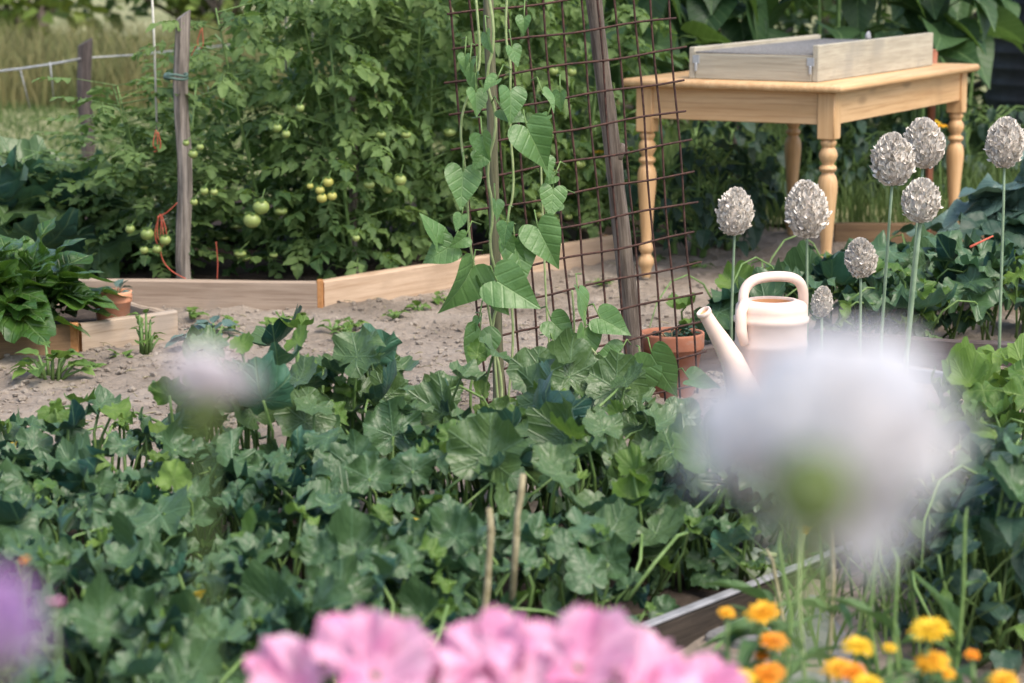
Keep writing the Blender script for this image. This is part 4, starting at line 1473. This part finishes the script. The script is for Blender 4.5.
# ------------------------------------------------------------------ chard, leafy plants
def rosette(name, label, loc, n, rad, hgt, lmin, lmax, mat, stemmat, shapes, seed, cat='plant', group=None, pit=(.2, 1.2), stem_r=.006, spread=.45):
    t = thing(name, label, cat, loc, 0, group)
    r = random.Random(seed)
    L, S_ = MB(), MB()
    for k in range(n):
        a = r.uniform(0, 6.28); f = r.random()
        d0 = rad * .35 * r.random()
        base = Vector((d0 * math.cos(a), d0 * math.sin(a), 0))
        d1 = rad * (.25 + .75 * f) * spread * 2
        top = Vector((d1 * math.cos(a), d1 * math.sin(a), hgt * (1 - .6 * f) * r.uniform(.6, 1)))
        S_.tube([base, base.lerp(top, .5) + Vector((0, 0, top.z * .12)), top], [stem_r, stem_r * .8, stem_r * .55], 5)
        L.put(shapes[r.randrange(len(shapes))], frame(a + r.uniform(-.5, .5), r.uniform(*pit) * (1 - .8 * f), r.uniform(-.4, .4)), top, r.uniform(lmin, lmax), min(1, max(0, r.gauss(.45, .3))))
    S_.build('stem', M[stemmat], t)
    L.build('leaves', M[mat], t)
    return t
CH = [ovate(random.Random(20 + i), .40 + .05 * (i % 3), .12, .35 + .25 * (i % 3), .16, pucker=.045, n=22, rings=6, jag=.06) for i in range(6)]
BR = [heart(random.Random(30 + i), .2, .35, n=10, rings=2) for i in range(4)]
rosette('chard_plant', 'glossy dark green chard in the small boarded bed', (P(20, 320, 7.55).x, 7.58, .05), 36, .16, .21, .14, .22, 'chard', 'stem_pale', CH, 1, 'chard', pit=(.8, 1.5))
rosette('chard_plant', 'glossy chard leaning over the brown board at the picture border', (P(-30, 330, 7.55).x, 7.55, .05), 36, .22, .22, .14, .22, 'chard', 'stem_pale', CH, 2, 'chard', pit=(.7, 1.5))
rosette('pumpkin_plant', 'large-leaved pumpkin plant in front of the dark fence post', (P(52, 230, 9.3).x, 9.3, .02), 30, .42, .42, .18, .28, 'cabbage', 'stem', PL, 3, 'pumpkin plant', pit=(-.4, .8))
rosette('pumpkin_plant', 'large-leaved pumpkin plant at the border above the chard', (P(-30, 240, 9.0).x, 9.0, .02), 26, .4, .36, .18, .28, 'cabbage', 'stem', PL, 4, 'pumpkin plant', pit=(-.4, .8))
rosette('young_plant', 'small yellow-green weed sprouting on the soil before the tan board', (G(52, 382).x, G(52, 382).y, 0), 22, .10, .11, .04, .07, 'squash_young', 'stem', OV, 5, 'weed')
rosette('young_plant', 'pale young weed standing before the end of the tan board', (G(146, 355).x, G(146, 355).y, 0), 16, .05, .15, .02, .045, 'squash_young', 'stem', OV, 6, 'weed')
rosette('young_plant', 'pale bluish weed on the path just behind the small blurred bud', (G(212, 350).x, G(212, 350).y, 0), 18, .09, .10, .05, .08, 'blue_leaf', 'stem', OV, 7, 'weed')
wr = random.Random(77)
for k in range(16):
    px, py = wr.choice([(345, 335), (352, 328), (335, 330), (395, 318), (437, 302), (232, 330), (300, 322), (270, 330), (700, 268), (748, 250), (90, 372), (120, 365), (655, 262), (600, 285), (420, 312), (192, 318)]) if False else \
        [(345, 335), (354, 327), (333, 330), (395, 318), (437, 302), (232, 330), (300, 322), (270, 330), (700, 268), (748, 250), (90, 374), (122, 362), (655, 262), (600, 285), (420, 312), (192, 318)][k]
    q = G(px, py)
    rosette('weed_sprout', 'tiny green weed sprout on the pale soil path', (q.x, q.y, 0), 9, .035, .03, .018, .04, 'squash_young', 'stem', OV, 80 + k, 'weed', 'tiny weeds scattered on the soil path')

# plants around and behind the table
def tall_leafy(label, x, y, n, H, rad, l0, l1, mat, seed, shapes=None, group=None, cat='plant', name='tall_leafy_plant', zmin=.12):
    t = thing(name, label, cat, (x, y, 0), 0, group)
    r = random.Random(seed)
    L, S_ = MB(), MB()
    shapes = shapes or BR
    ns = 4
    stems = []
    for s in range(ns):
        a = r.uniform(0, 6.28); d = rad * r.uniform(.1, .6)
        pts = [Vector((d * math.cos(a) * (.5 + .1 * i), d * math.sin(a) * (.5 + .1 * i), H * r.uniform(.95, 1.0) * i / 6)) for i in range(7)]
        stems.append(pts)
        S_.tube(pts, [.014 - .0014 * i for i in range(7)], 6)
    for k in range(n):
        pts = stems[k % ns]
        f = r.uniform(zmin, 1)
        i = min(5, int(f * 6)); q = pts[i].lerp(pts[i + 1], f * 6 - i)
        a = r.uniform(0, 6.28); d = rad * r.uniform(.3, .9)
        pos = q + Vector((math.cos(a) * d, math.sin(a) * d, .06))
        S_.tube([q, q.lerp(pos, .6) + Vector((0, 0, .03)), pos], [.005, .004, .003], 4, cap=False)
        L.put(shapes[r.randrange(len(shapes))], frame(a + r.uniform(-.5, .5), r.uniform(-1.2, .1), r.uniform(-.5, .5)), pos, r.uniform(l0, l1), min(1, max(0, r.gauss(.4, .3))))
    S_.build('stem', M['stem'], t)
    L.build('leaves', M[mat], t)
    return t
TG = 'broad-leaved plants behind the table'
for k, (x, y, n, H, lab) in enumerate(((.62, 11.2, 44, 1.6, 'broad-leaved dark plant between the mesh and the grey frame'), (1.05, 11.5, 46, 1.7, 'broad-leaved plant directly above the grey frame\'s corner'),
                                       (1.5, 11.4, 46, 1.7, 'broad-leaved plant behind the middle of the grey frame'), (1.95, 11.7, 44, 1.6, 'broad-leaved plant behind the far end of the grey frame'),
                                       (.35, 11.8, 40, 1.6, 'broad-leaved plant showing through the top of the mesh'), (2.25, 12.6, 44, 1.6, 'broad-leaved plant next to the black barrel'))):
    t_ = tall_leafy(lab, x, y, n, H, .36, .16, .30, 'broad', 400 + k, group=TG, zmin=.38 if k in (0, 1) else .42)
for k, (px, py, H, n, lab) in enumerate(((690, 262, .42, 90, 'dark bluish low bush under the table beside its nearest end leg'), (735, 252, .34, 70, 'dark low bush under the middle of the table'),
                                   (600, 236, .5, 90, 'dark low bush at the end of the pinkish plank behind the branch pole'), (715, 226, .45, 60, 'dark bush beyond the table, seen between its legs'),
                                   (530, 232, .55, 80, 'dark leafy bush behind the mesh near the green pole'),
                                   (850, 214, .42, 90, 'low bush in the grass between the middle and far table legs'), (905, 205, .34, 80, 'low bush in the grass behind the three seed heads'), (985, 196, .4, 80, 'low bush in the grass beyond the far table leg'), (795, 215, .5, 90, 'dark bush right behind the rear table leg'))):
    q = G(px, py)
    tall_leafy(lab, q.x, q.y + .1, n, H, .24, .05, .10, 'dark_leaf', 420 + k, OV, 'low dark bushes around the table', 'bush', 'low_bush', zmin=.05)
# beet with a red stalk and leek-like leaves at the far right
q = G(985, 300)
t_ = rosette('beet_plant', 'dark beet plant with one red stalk, below the seed head standing apart', (q.x, q.y, 0), 30, .3, .34, .16, .26, 'dark_leaf', 'stem', CH, 9, 'beet', pit=(-.2, .9))
b = MB()
b.tube([P(985, 262, 7.2) - Vector((q.x, q.y, 0)), P(970, 247, 7.2) - Vector((q.x, q.y, 0)), P(993, 236, 7.25) - Vector((q.x, q.y, 0))][1:], [.004, .0025], 6)
b.build('red_stalk', M['red_twine'], t_)
q = G(1035, 300)
rosette('cabbage_plant', 'blue-green cabbage leaves at the border under the seed head standing apart', (q.x + .05, q.y + .2, 0), 26, .32, .45, .18, .28, 'blue_leaf', 'allium_stem', CH, 10, 'cabbage', pit=(.1, 1.1))
# yellow flower behind table
def small_flower(px, py, D, r, mat, label, n=9):
    c = P(px, py, D)
    t = thing('garden_flower', label, 'flower', (c.x, c.y, 0))
    b = MB()
    for j in range(n):
        b.put(OV[j % 5], frame(j * 6.283 / n, .3, 0), (0, -.0, c.z), r, rnd.random())
    f = b.build('petals', M[mat], t)
    b = MB(); b.tube([(.02, 0, 0), (0, 0, c.z * .6), (0, 0, c.z)], .004, 5); b.build('stem', M['stem'], t)
small_flower(930, 122, 10.6, .05, 'yellow_petal', 'yellow-orange flower glimpsed between far table leg and seed heads')
small_flower(941, 126, 10.7, .035, 'amber_petal', 'smaller amber flower touching the far table leg')
small_flower(600, 152, 9.9, .03, 'yellow_petal', 'small yellow flower behind the branch pole and mesh')

# ------------------------------------------------------------------ grass, meadow, hedge
def grass(name, n, xr, yr, h0, h1, w, mat, seed, bend=.35, dens=None, seed_heads=False):
    rs_ = np.random.RandomState(seed)
    b = MB()
    X = rs_.uniform(*xr, n); Y = rs_.uniform(*yr, n)
    if dens is not None:
        k = rs_.rand(n) < dens(X, Y); X, Y = X[k], Y[k]; n = len(X)
    H = h0 + (h1 - h0) * rs_.rand(n) ** 1.3
    A = rs_.uniform(0, 6.283, n); Bn = bend * rs_.uniform(.2, 1.3, n) * H
    Fa = rs_.uniform(0, 6.283, n)
    Wd = w * rs_.uniform(.6, 1.3, n)
    Z0 = lawn_h(X, Y) - .01
    ux, uy = np.cos(Fa) * Wd, np.sin(Fa) * Wd
    V = np.empty((n, 7, 3))
    for i, (t, ww) in enumerate(((0, 1), (.4, .9), (.75, .55))):
        cx = X + np.cos(A) * Bn * t * t; cy = Y + np.sin(A) * Bn * t * t; cz = Z0 + H * t * (1 - .12 * t)
        V[:, 2 * i] = np.stack([cx - ux * ww, cy - uy * ww, cz], 1)
        V[:, 2 * i + 1] = np.stack([cx + ux * ww, cy + uy * ww, cz], 1)
    V[:, 6] = np.stack([X + np.cos(A) * Bn, Y + np.sin(A) * Bn, Z0 + H * .88], 1)
    F = []
    for k in range(n):
        o = 7 * k
        F += [(o, o + 1, o + 3, o + 2), (o + 2, o + 3, o + 5, o + 4), (o + 4, o + 5, o + 6)]
    b.add(V.reshape(-1, 3), F, None, np.repeat(rs_.rand(n), 7))
    o = b.build(name, M[mat])
    o['kind'] = 'stuff'
    return o
grass('grass', 16000, (.5, 3.4), (10.5, 15.5), .05, .28, .004, 'grass', 1)
grass('lawn_grass', 26000, (-4.2, 1.5), (11.5, 18), .02, .09, .005, 'grass', 2)
grass('tall_dry_grass', 15000, (-5.5, 2), (17.5, 22), .2, .72, .007, 'dry_grass', 3, .4)
grass('path_side_grass', 700, (.45, 1.25), (4.1, 5.3), .05, .30, .0035, 'grass', 4, .9, dens=lambda X, Y: (X > .30 + (Y - 4.17) * .81))

def shrub(label, x, y, H, R_, n, mat, seed, leaf=.12, group='trees and shrubs along the meadow', name='hedge_tree', trunk=True, hang=0.0):
    t = thing(name, label, 'tree' if trunk else 'shrub', (x, y, 0), 0, group)
    r = random.Random(seed)
    L, S_ = MB(), MB()
    S_.tube([(0, 0, -.1), (.04, 0, H * .3), (.0, .05, H * .6)], [.09, .07, .04], 8)
    clumps = []
    for k in range(15):
        a = r.uniform(0, 6.28); d = R_ * math.sqrt(r.random()) * .8
        z = H * r.uniform(.12 if not trunk else .22, .92)
        c = Vector((d * math.cos(a), d * math.sin(a), z))
        clumps.append((c, R_ * r.uniform(.28, .5)))
        S_.tube([(0, 0, z * .45), c * .6 + Vector((0, 0, z * .25)), c], [.03, .02, .01], 5)
    for k in range(n):
        c, rr = clumps[r.randrange(len(clumps))]
        v = Vector((r.gauss(0, 1), r.gauss(0, 1), r.gauss(0, .8))).normalized() * rr * r.random() ** .4
        L.put(OV1[k % 4], frame(r.uniform(0, 6.28), r.uniform(-1, .6), r.uniform(-.8, .8)), c + v, leaf * r.uniform(.6, 1.4), min(1, max(0, r.gauss(.45, .3))))
    S_.build('trunk', M['bark'], t)
    L.build('crown', M[mat], t)
    return t
OV1 = [ovate(random.Random(i), .32, .2, .3, 0, n=4, rings=1) for i in range(4)]
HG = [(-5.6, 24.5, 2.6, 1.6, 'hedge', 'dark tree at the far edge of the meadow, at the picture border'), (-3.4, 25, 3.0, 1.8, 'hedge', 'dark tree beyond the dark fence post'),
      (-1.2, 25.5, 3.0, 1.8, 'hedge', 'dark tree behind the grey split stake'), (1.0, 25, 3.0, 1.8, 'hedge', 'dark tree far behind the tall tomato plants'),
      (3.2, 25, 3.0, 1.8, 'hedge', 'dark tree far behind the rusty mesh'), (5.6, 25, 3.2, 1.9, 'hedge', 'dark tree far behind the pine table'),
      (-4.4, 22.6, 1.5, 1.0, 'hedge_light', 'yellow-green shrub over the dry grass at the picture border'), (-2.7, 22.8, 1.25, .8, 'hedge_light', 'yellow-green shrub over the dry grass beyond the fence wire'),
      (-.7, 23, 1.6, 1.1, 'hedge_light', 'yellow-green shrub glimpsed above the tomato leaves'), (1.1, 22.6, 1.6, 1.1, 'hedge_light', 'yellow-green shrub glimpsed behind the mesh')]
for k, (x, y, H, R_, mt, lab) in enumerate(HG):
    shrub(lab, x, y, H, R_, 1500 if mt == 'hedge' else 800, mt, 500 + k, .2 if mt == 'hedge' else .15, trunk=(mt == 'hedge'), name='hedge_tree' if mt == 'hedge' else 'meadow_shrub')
for k, (x, y, H, R_, lab) in enumerate(((1.2, 14.6, 2.2, 1.1, 'dense shrub behind the broad-leaved plants and grey frame'), (2.6, 15.0, 2.4, 1.1, 'dense shrub behind the black barrel'), (-.1, 15.5, 1.7, 1.0, 'dense shrub behind the mesh and tall tomatoes'),
                                        (3.6, 14.0, 2.3, 1.1, 'dense shrub past the barrel at the picture border'))):
    s_ = shrub(lab, x, y, H, R_, 1700, 'hedge', 540 + k, .11, 'dense shrubs behind the table', 'dense_shrub', False)

# a thin young tree trunk in the meadow
b = MB(); q = G(68, 60)
b.tube([P(67, 44, 17) * 1.0, P(68, -40, 17)], [.03, .025], 7)

# ------------------------------------------------------------------ flowers close to the lens
PET = []
M['calyx'] = plain_mat('green_calyx', (.055, .085, .015), (.085, .12, .025), 40, .5, .4, .1)
for i in range(5):
    half = [(0, 0), (.12, .08), (.30, .30), (.46, .58), (.46, .80), (.30, .95), (.12, 1.0), (0, .97)]
    o_ = sym_outline(half, 18)
    r_ = random.Random(i)
    ph = r_.uniform(0, 6)
    PET.append(ring_leaf([(x * (1 + r_.uniform(-.07, .07)), y + r_.uniform(-.07, .05)) for x, y in o_], (0, .3), 5,
                         lambda x, y, ph=ph: .35 * y * y - .9 * max(0, y - .6) ** 2 + .35 * x * x + .16 * y * y * math.sin(11 * x + ph) + .09 * y * math.sin(21 * x + 2 * ph)))

def blossom(name, label, cat, c, size, mat, seed, npet=6, axis=(0, -.3, 1), pit=(.1, .6), rows=1, group=None, stem_lean=(.05, .05), calyx=.014, cup=1.0, ground=0.0, petal_w=1.0, tints=None, leaves=True, stem_r=.0035):
    t = thing(name, label, cat, (c[0], c[1], ground), 0, group)
    c = Vector((0, 0, c[2] - ground))
    r = random.Random(seed)
    Rm = mat_to_z(Vector(axis).normalized())
    b = MB()
    for row in range(rows):
        for j in range(npet):
            a = 6.283 * (j + .5 * row) / npet + r.uniform(-.2, .2)
            R = Rm @ frame(a, r.uniform(*pit) + .25 * row, r.uniform(-.25, .25))
            T = PET[r.randrange(5)]
            T = (T[0] * np.array([petal_w, 1, cup]), T[1], T[2])
            b.put(T, R, c, size * r.uniform(.85, 1.12) * (1 - .18 * row), r.random() if tints is None else r.uniform(*tints))
    b.build('petals', M[mat], t)
    b = MB()
    ax = Vector(axis).normalized()
    b.lathe([(calyx * .35, -calyx * 1.6), (calyx * .9, -calyx * 1.0), (calyx, -calyx * .4), (calyx * .8, calyx * .1), (calyx * .4, calyx * .5)], 12, c, R=Rm)
    b.build('calyx', M['calyx'], t)
    b = MB()
    foot = c - ax * calyx * 1.4
    b.tube([(stem_lean[0], stem_lean[1], 0), (stem_lean[0] * .7, stem_lean[1] * .7, c.z * .5), (foot.x * .5, foot.y * .5, c.z * .85), foot], [stem_r * 1.4, stem_r * 1.2, stem_r, stem_r], 7)
    b.build('stem', M['stem'], t)
    if leaves:
        b = MB()
        for k in range(6):
            z = c.z * r.uniform(.15, .7)
            b.put(OV[k % 5], frame(r.uniform(0, 6.28), r.uniform(0, .8), 0), (stem_lean[0] * .7, stem_lean[1] * .7, z), r.uniform(.05, .1), r.random())
        b.build('leaves', M['leek'], t)
    return t

# the big white one
blossom('white_poppy', 'big blurred white blossom in front of the watering can', 'flower', P(815, 476, .66), .0455, 'white_petal', 3, 9, (.30, .88, .56), (-.2, .8), 3, None, (.0, .06), .0125, leaves=False, stem_r=.0018)
blossom('pale_poppy', 'small blurred pale lilac bud on a green base, over the squash leaves', 'flower', P(204, 402, .95), .023, 'faded_petal', 5, 9, (0, .4, 1), (.1, 1.2), 3, None, (0, .05), .0085, leaves=False, stem_r=.0009)
blossom('purple_poppy', 'blurred purple flower cut off by the picture border', 'flower', P(-8, 646, .78), .024, 'purple_petal', 6, 7, (.1, -.5, 1), (.1, .8), 2, None, (-.02, .05), .009, leaves=False)
# pink mallows
PK = [(375, 655, 2.1, .058, (.05, -.55, 1), 'largest pink mallow blossom at the picture foot'), (300, 672, 2.15, .045, (-.3, -.4, 1), 'pink mallow blossom low beside the largest one'),
      (413, 640, 2.2, .028, (.4, -.3, 1), 'small pink mallow blossom above the largest one'), (492, 645, 2.1, .045, (-.1, -.5, 1), 'whitish-pink mallow blossom in the middle of the pink row'),
      (432, 664, 2.2, .028, (-.3, -.5, 1), 'small deep pink mallow blossom between the two bigger ones'), (578, 648, 2.1, .052, (.15, -.5, 1), 'tall pink mallow blossom with a purple edge'),
      (640, 668, 2.15, .046, (.2, -.5, 1), 'pink mallow blossom close to the pale edging'), (706, 680, 2.15, .042, (.3, -.5, 1), 'pink mallow blossom beside the orange marigolds'),
      (520, 682, 2.05, .045, (0, -.5, 1), 'pink mallow blossom lowest, under the whitish-pink one')]
for k, (px, py, D, s, ax, lab) in enumerate(PK):
    blossom('pink_mallow', lab, 'flower', P(px, py + 22, D), s * 1.2, 'pink_petal', 20 + k, 5, (ax[0], ax[1] * 1.5, ax[2]), (.0, .7), 1, 'pink mallow blossoms', (rnd.uniform(-.06, .06), .06), .008, petal_w=1.05)
small_l = [(26, 562, 2.6, .006, 'orange_petal', 'tiny orange blossom above the purple flower'), (57, 604, 2.3, .008, 'pink_petal', 'tiny faded pink blossom beside the purple flower')]
for k, (px, py, D, s, mt, lab) in enumerate(small_l):
    blossom('small_flower', lab, 'flower', P(px, py, D), s, mt, 40 + k, 5, (0, -.4, 1), (.0, .9), 1, None, (.02, .05), .004, stem_r=.0012)

# marigolds: many narrow rays in three rows
def marigold(px, py, wpx, D, mat, label, seed, side=.35):
    c = P(px, py, D)
    t = thing('marigold', label, 'marigold', (c.x, c.y, 0), 0, 'marigolds beside the slabs')
    r = random.Random(seed)
    s = wpx * .5 * D / F_PX
    Rm = mat_to_z(Vector((r.uniform(-.2, .2), -side, 1)).normalized())
    b = MB()
    for row, (n, pit, k) in enumerate(((22, .0, 1.0), (20, .3, .85), (16, .6, .6), (10, 1.0, .35))):
        for j in range(n):
            a = 6.283 * (j + row * .37) / n + r.uniform(-.06, .06)
            T = OV1[j % 4]
            T = (T[0] * np.array([.55, 1, .6]), T[1], T[2])
            b.put(T, Rm @ frame(a, pit + r.uniform(-.12, .12), 0), (0, 0, c.z), s * k * r.uniform(.9, 1.1), r.random())
    b.build('petals', M[mat], t)
    b = MB(); b.lathe([(.002, -s * .45), (s * .34, -s * .3), (s * .42, -s * .05), (s * .2, .0)], 12, (0, 0, c.z), R=Rm)
    b.build('calyx', M['calyx'], t)
    lx_, ly_ = r.uniform(-.05, .05), r.uniform(.0, .06)
    b = MB(); b.tube([(lx_, ly_, 0), (lx_ * .7, ly_ * .7, c.z * .5), (0, 0, c.z - s * .4)], [.0045, .004, .003], 6)
    b.build('stem', M['stem'], t)
    b = MB()
    for k in range(24):
        z = c.z * r.uniform(.05, .92)
        T = OV[k % 5]; T = (T[0] * np.array([.45, 1, 1]), T[1], T[2])
        f = 1 - z / c.z
        b.put(T, frame(r.uniform(0, 6.28), r.uniform(.1, .9), 0), (lx_ * f * .8, ly_ * f * .8, z), r.uniform(.04, .075), r.random())
    b.build('leaves', M['leek'], t)
MG = [(930, 628, 46, 2.9, 'yellow_petal', 'clear yellow marigold standing highest of the yellow ones'), (858, 645, 36, 2.9, 'yellow_petal', 'yellow marigold in the middle of the group'),
      (890, 647, 18, 3.0, 'yellow_petal', 'small yellow marigold bud beside the middle one'), (762, 611, 40, 3.05, 'amber_petal', 'amber marigold topmost, below the pale edging'),
      (727, 612, 21, 3.1, 'amber_petal', 'small amber marigold beside the topmost amber one'), (774, 640, 34, 3.0, 'orange_petal', 'orange marigold just under the topmost amber one'),
      (762, 655, 20, 3.05, 'orange_petal', 'small orange marigold between two larger orange ones'), (768, 672, 40, 2.9, 'orange_petal', 'deep orange marigold low beside the pink mallow'),
      (838, 667, 38, 2.85, 'amber_petal', 'amber marigold low in the middle of the group'), (852, 671, 36, 2.8, 'orange_petal', 'orange marigold overlapping the low amber one'), (932, 660, 42, 2.9, 'amber_petal', 'amber marigold below the highest yellow one'),
      (972, 654, 19, 3.0, 'orange_petal', 'small orange marigold alone beside the dark leaves'), (946, 673, 24, 2.9, 'amber_petal', 'small amber marigold tucked under the larger amber one'), (1004, 679, 36, 2.8, 'amber_petal', 'amber marigold nearest the picture corner'),
      (744, 677, 32, 2.8, 'yellow_petal', 'yellow marigold touching the pink mallow blossom'), (868, 683, 36, 2.75, 'yellow_petal', 'yellow marigold cut by the lower picture edge')]
for k, (px, py, w, D, mt, lab) in enumerate(MG):
    marigold(px, py, w, D, mt, lab, 700 + k, .25)
# tall seed stems of the poppies that stand over the slabs
for k, (x0, y0, x1, y1, D, mat, lab) in enumerate(((800, 690, 778, 545, 3.6, 'stem', 'green stem leaning in front of the edging, nearest the round squashes'), (838, 690, 829, 500, 3.7, 'dry', 'straw-coloured stem rising into the white blossom'),
                                               (806, 650, 800, 520, 3.6, 'stem_pale', 'pale green stem straight below the green blossom base'), (905, 690, 898, 560, 3.5, 'stem', 'green stem by the far paving slab'),
                                               (870, 690, 878, 545, 3.6, 'stem', 'green stem before the paving slabs below the white blossom'), (958, 690, 965, 520, 3.7, 'stem', 'green stem with a pale tip beside dark leaves'),
                                               (780, 660, 772, 560, 3.9, 'dry', 'dry bent stem beside the round squashes'))):
    t_ = thing('bare_stem', lab, 'stem', (P(x0, y0, D).x, D, 0), 0, 'bare stems over the slabs')
    base = Vector((P(x0, y0, D).x, D, 0))
    top = P(x1, y1, D) - base
    r_ = random.Random(900 + k)
    b = MB(); b.tube([Vector((.03 * r_.uniform(-1, 1), .02, 0)), top * .35 + Vector((.02 * r_.uniform(-1, 1), .0, .0)), top * .7 + Vector((.02 * r_.uniform(-1, 1), .0, .0)), top, top + Vector((.012 * r_.uniform(-1, 1), 0, .02))], [.0045, .004, .0035, .003, .001], 6); b.build('stalk', M[mat], t_)
    b = MB()
    for q_ in range(5):
        T = OV[q_]; T = (T[0] * np.array([.22, 1, 1]), T[1], T[2])
        b.put(T, frame(r_.uniform(0, 6.28), r_.uniform(.3, 1.2), 0), top * r_.uniform(.1, .75), r_.uniform(.06, .15), r_.random())
    b.build('leaves', M['leek'], t_)
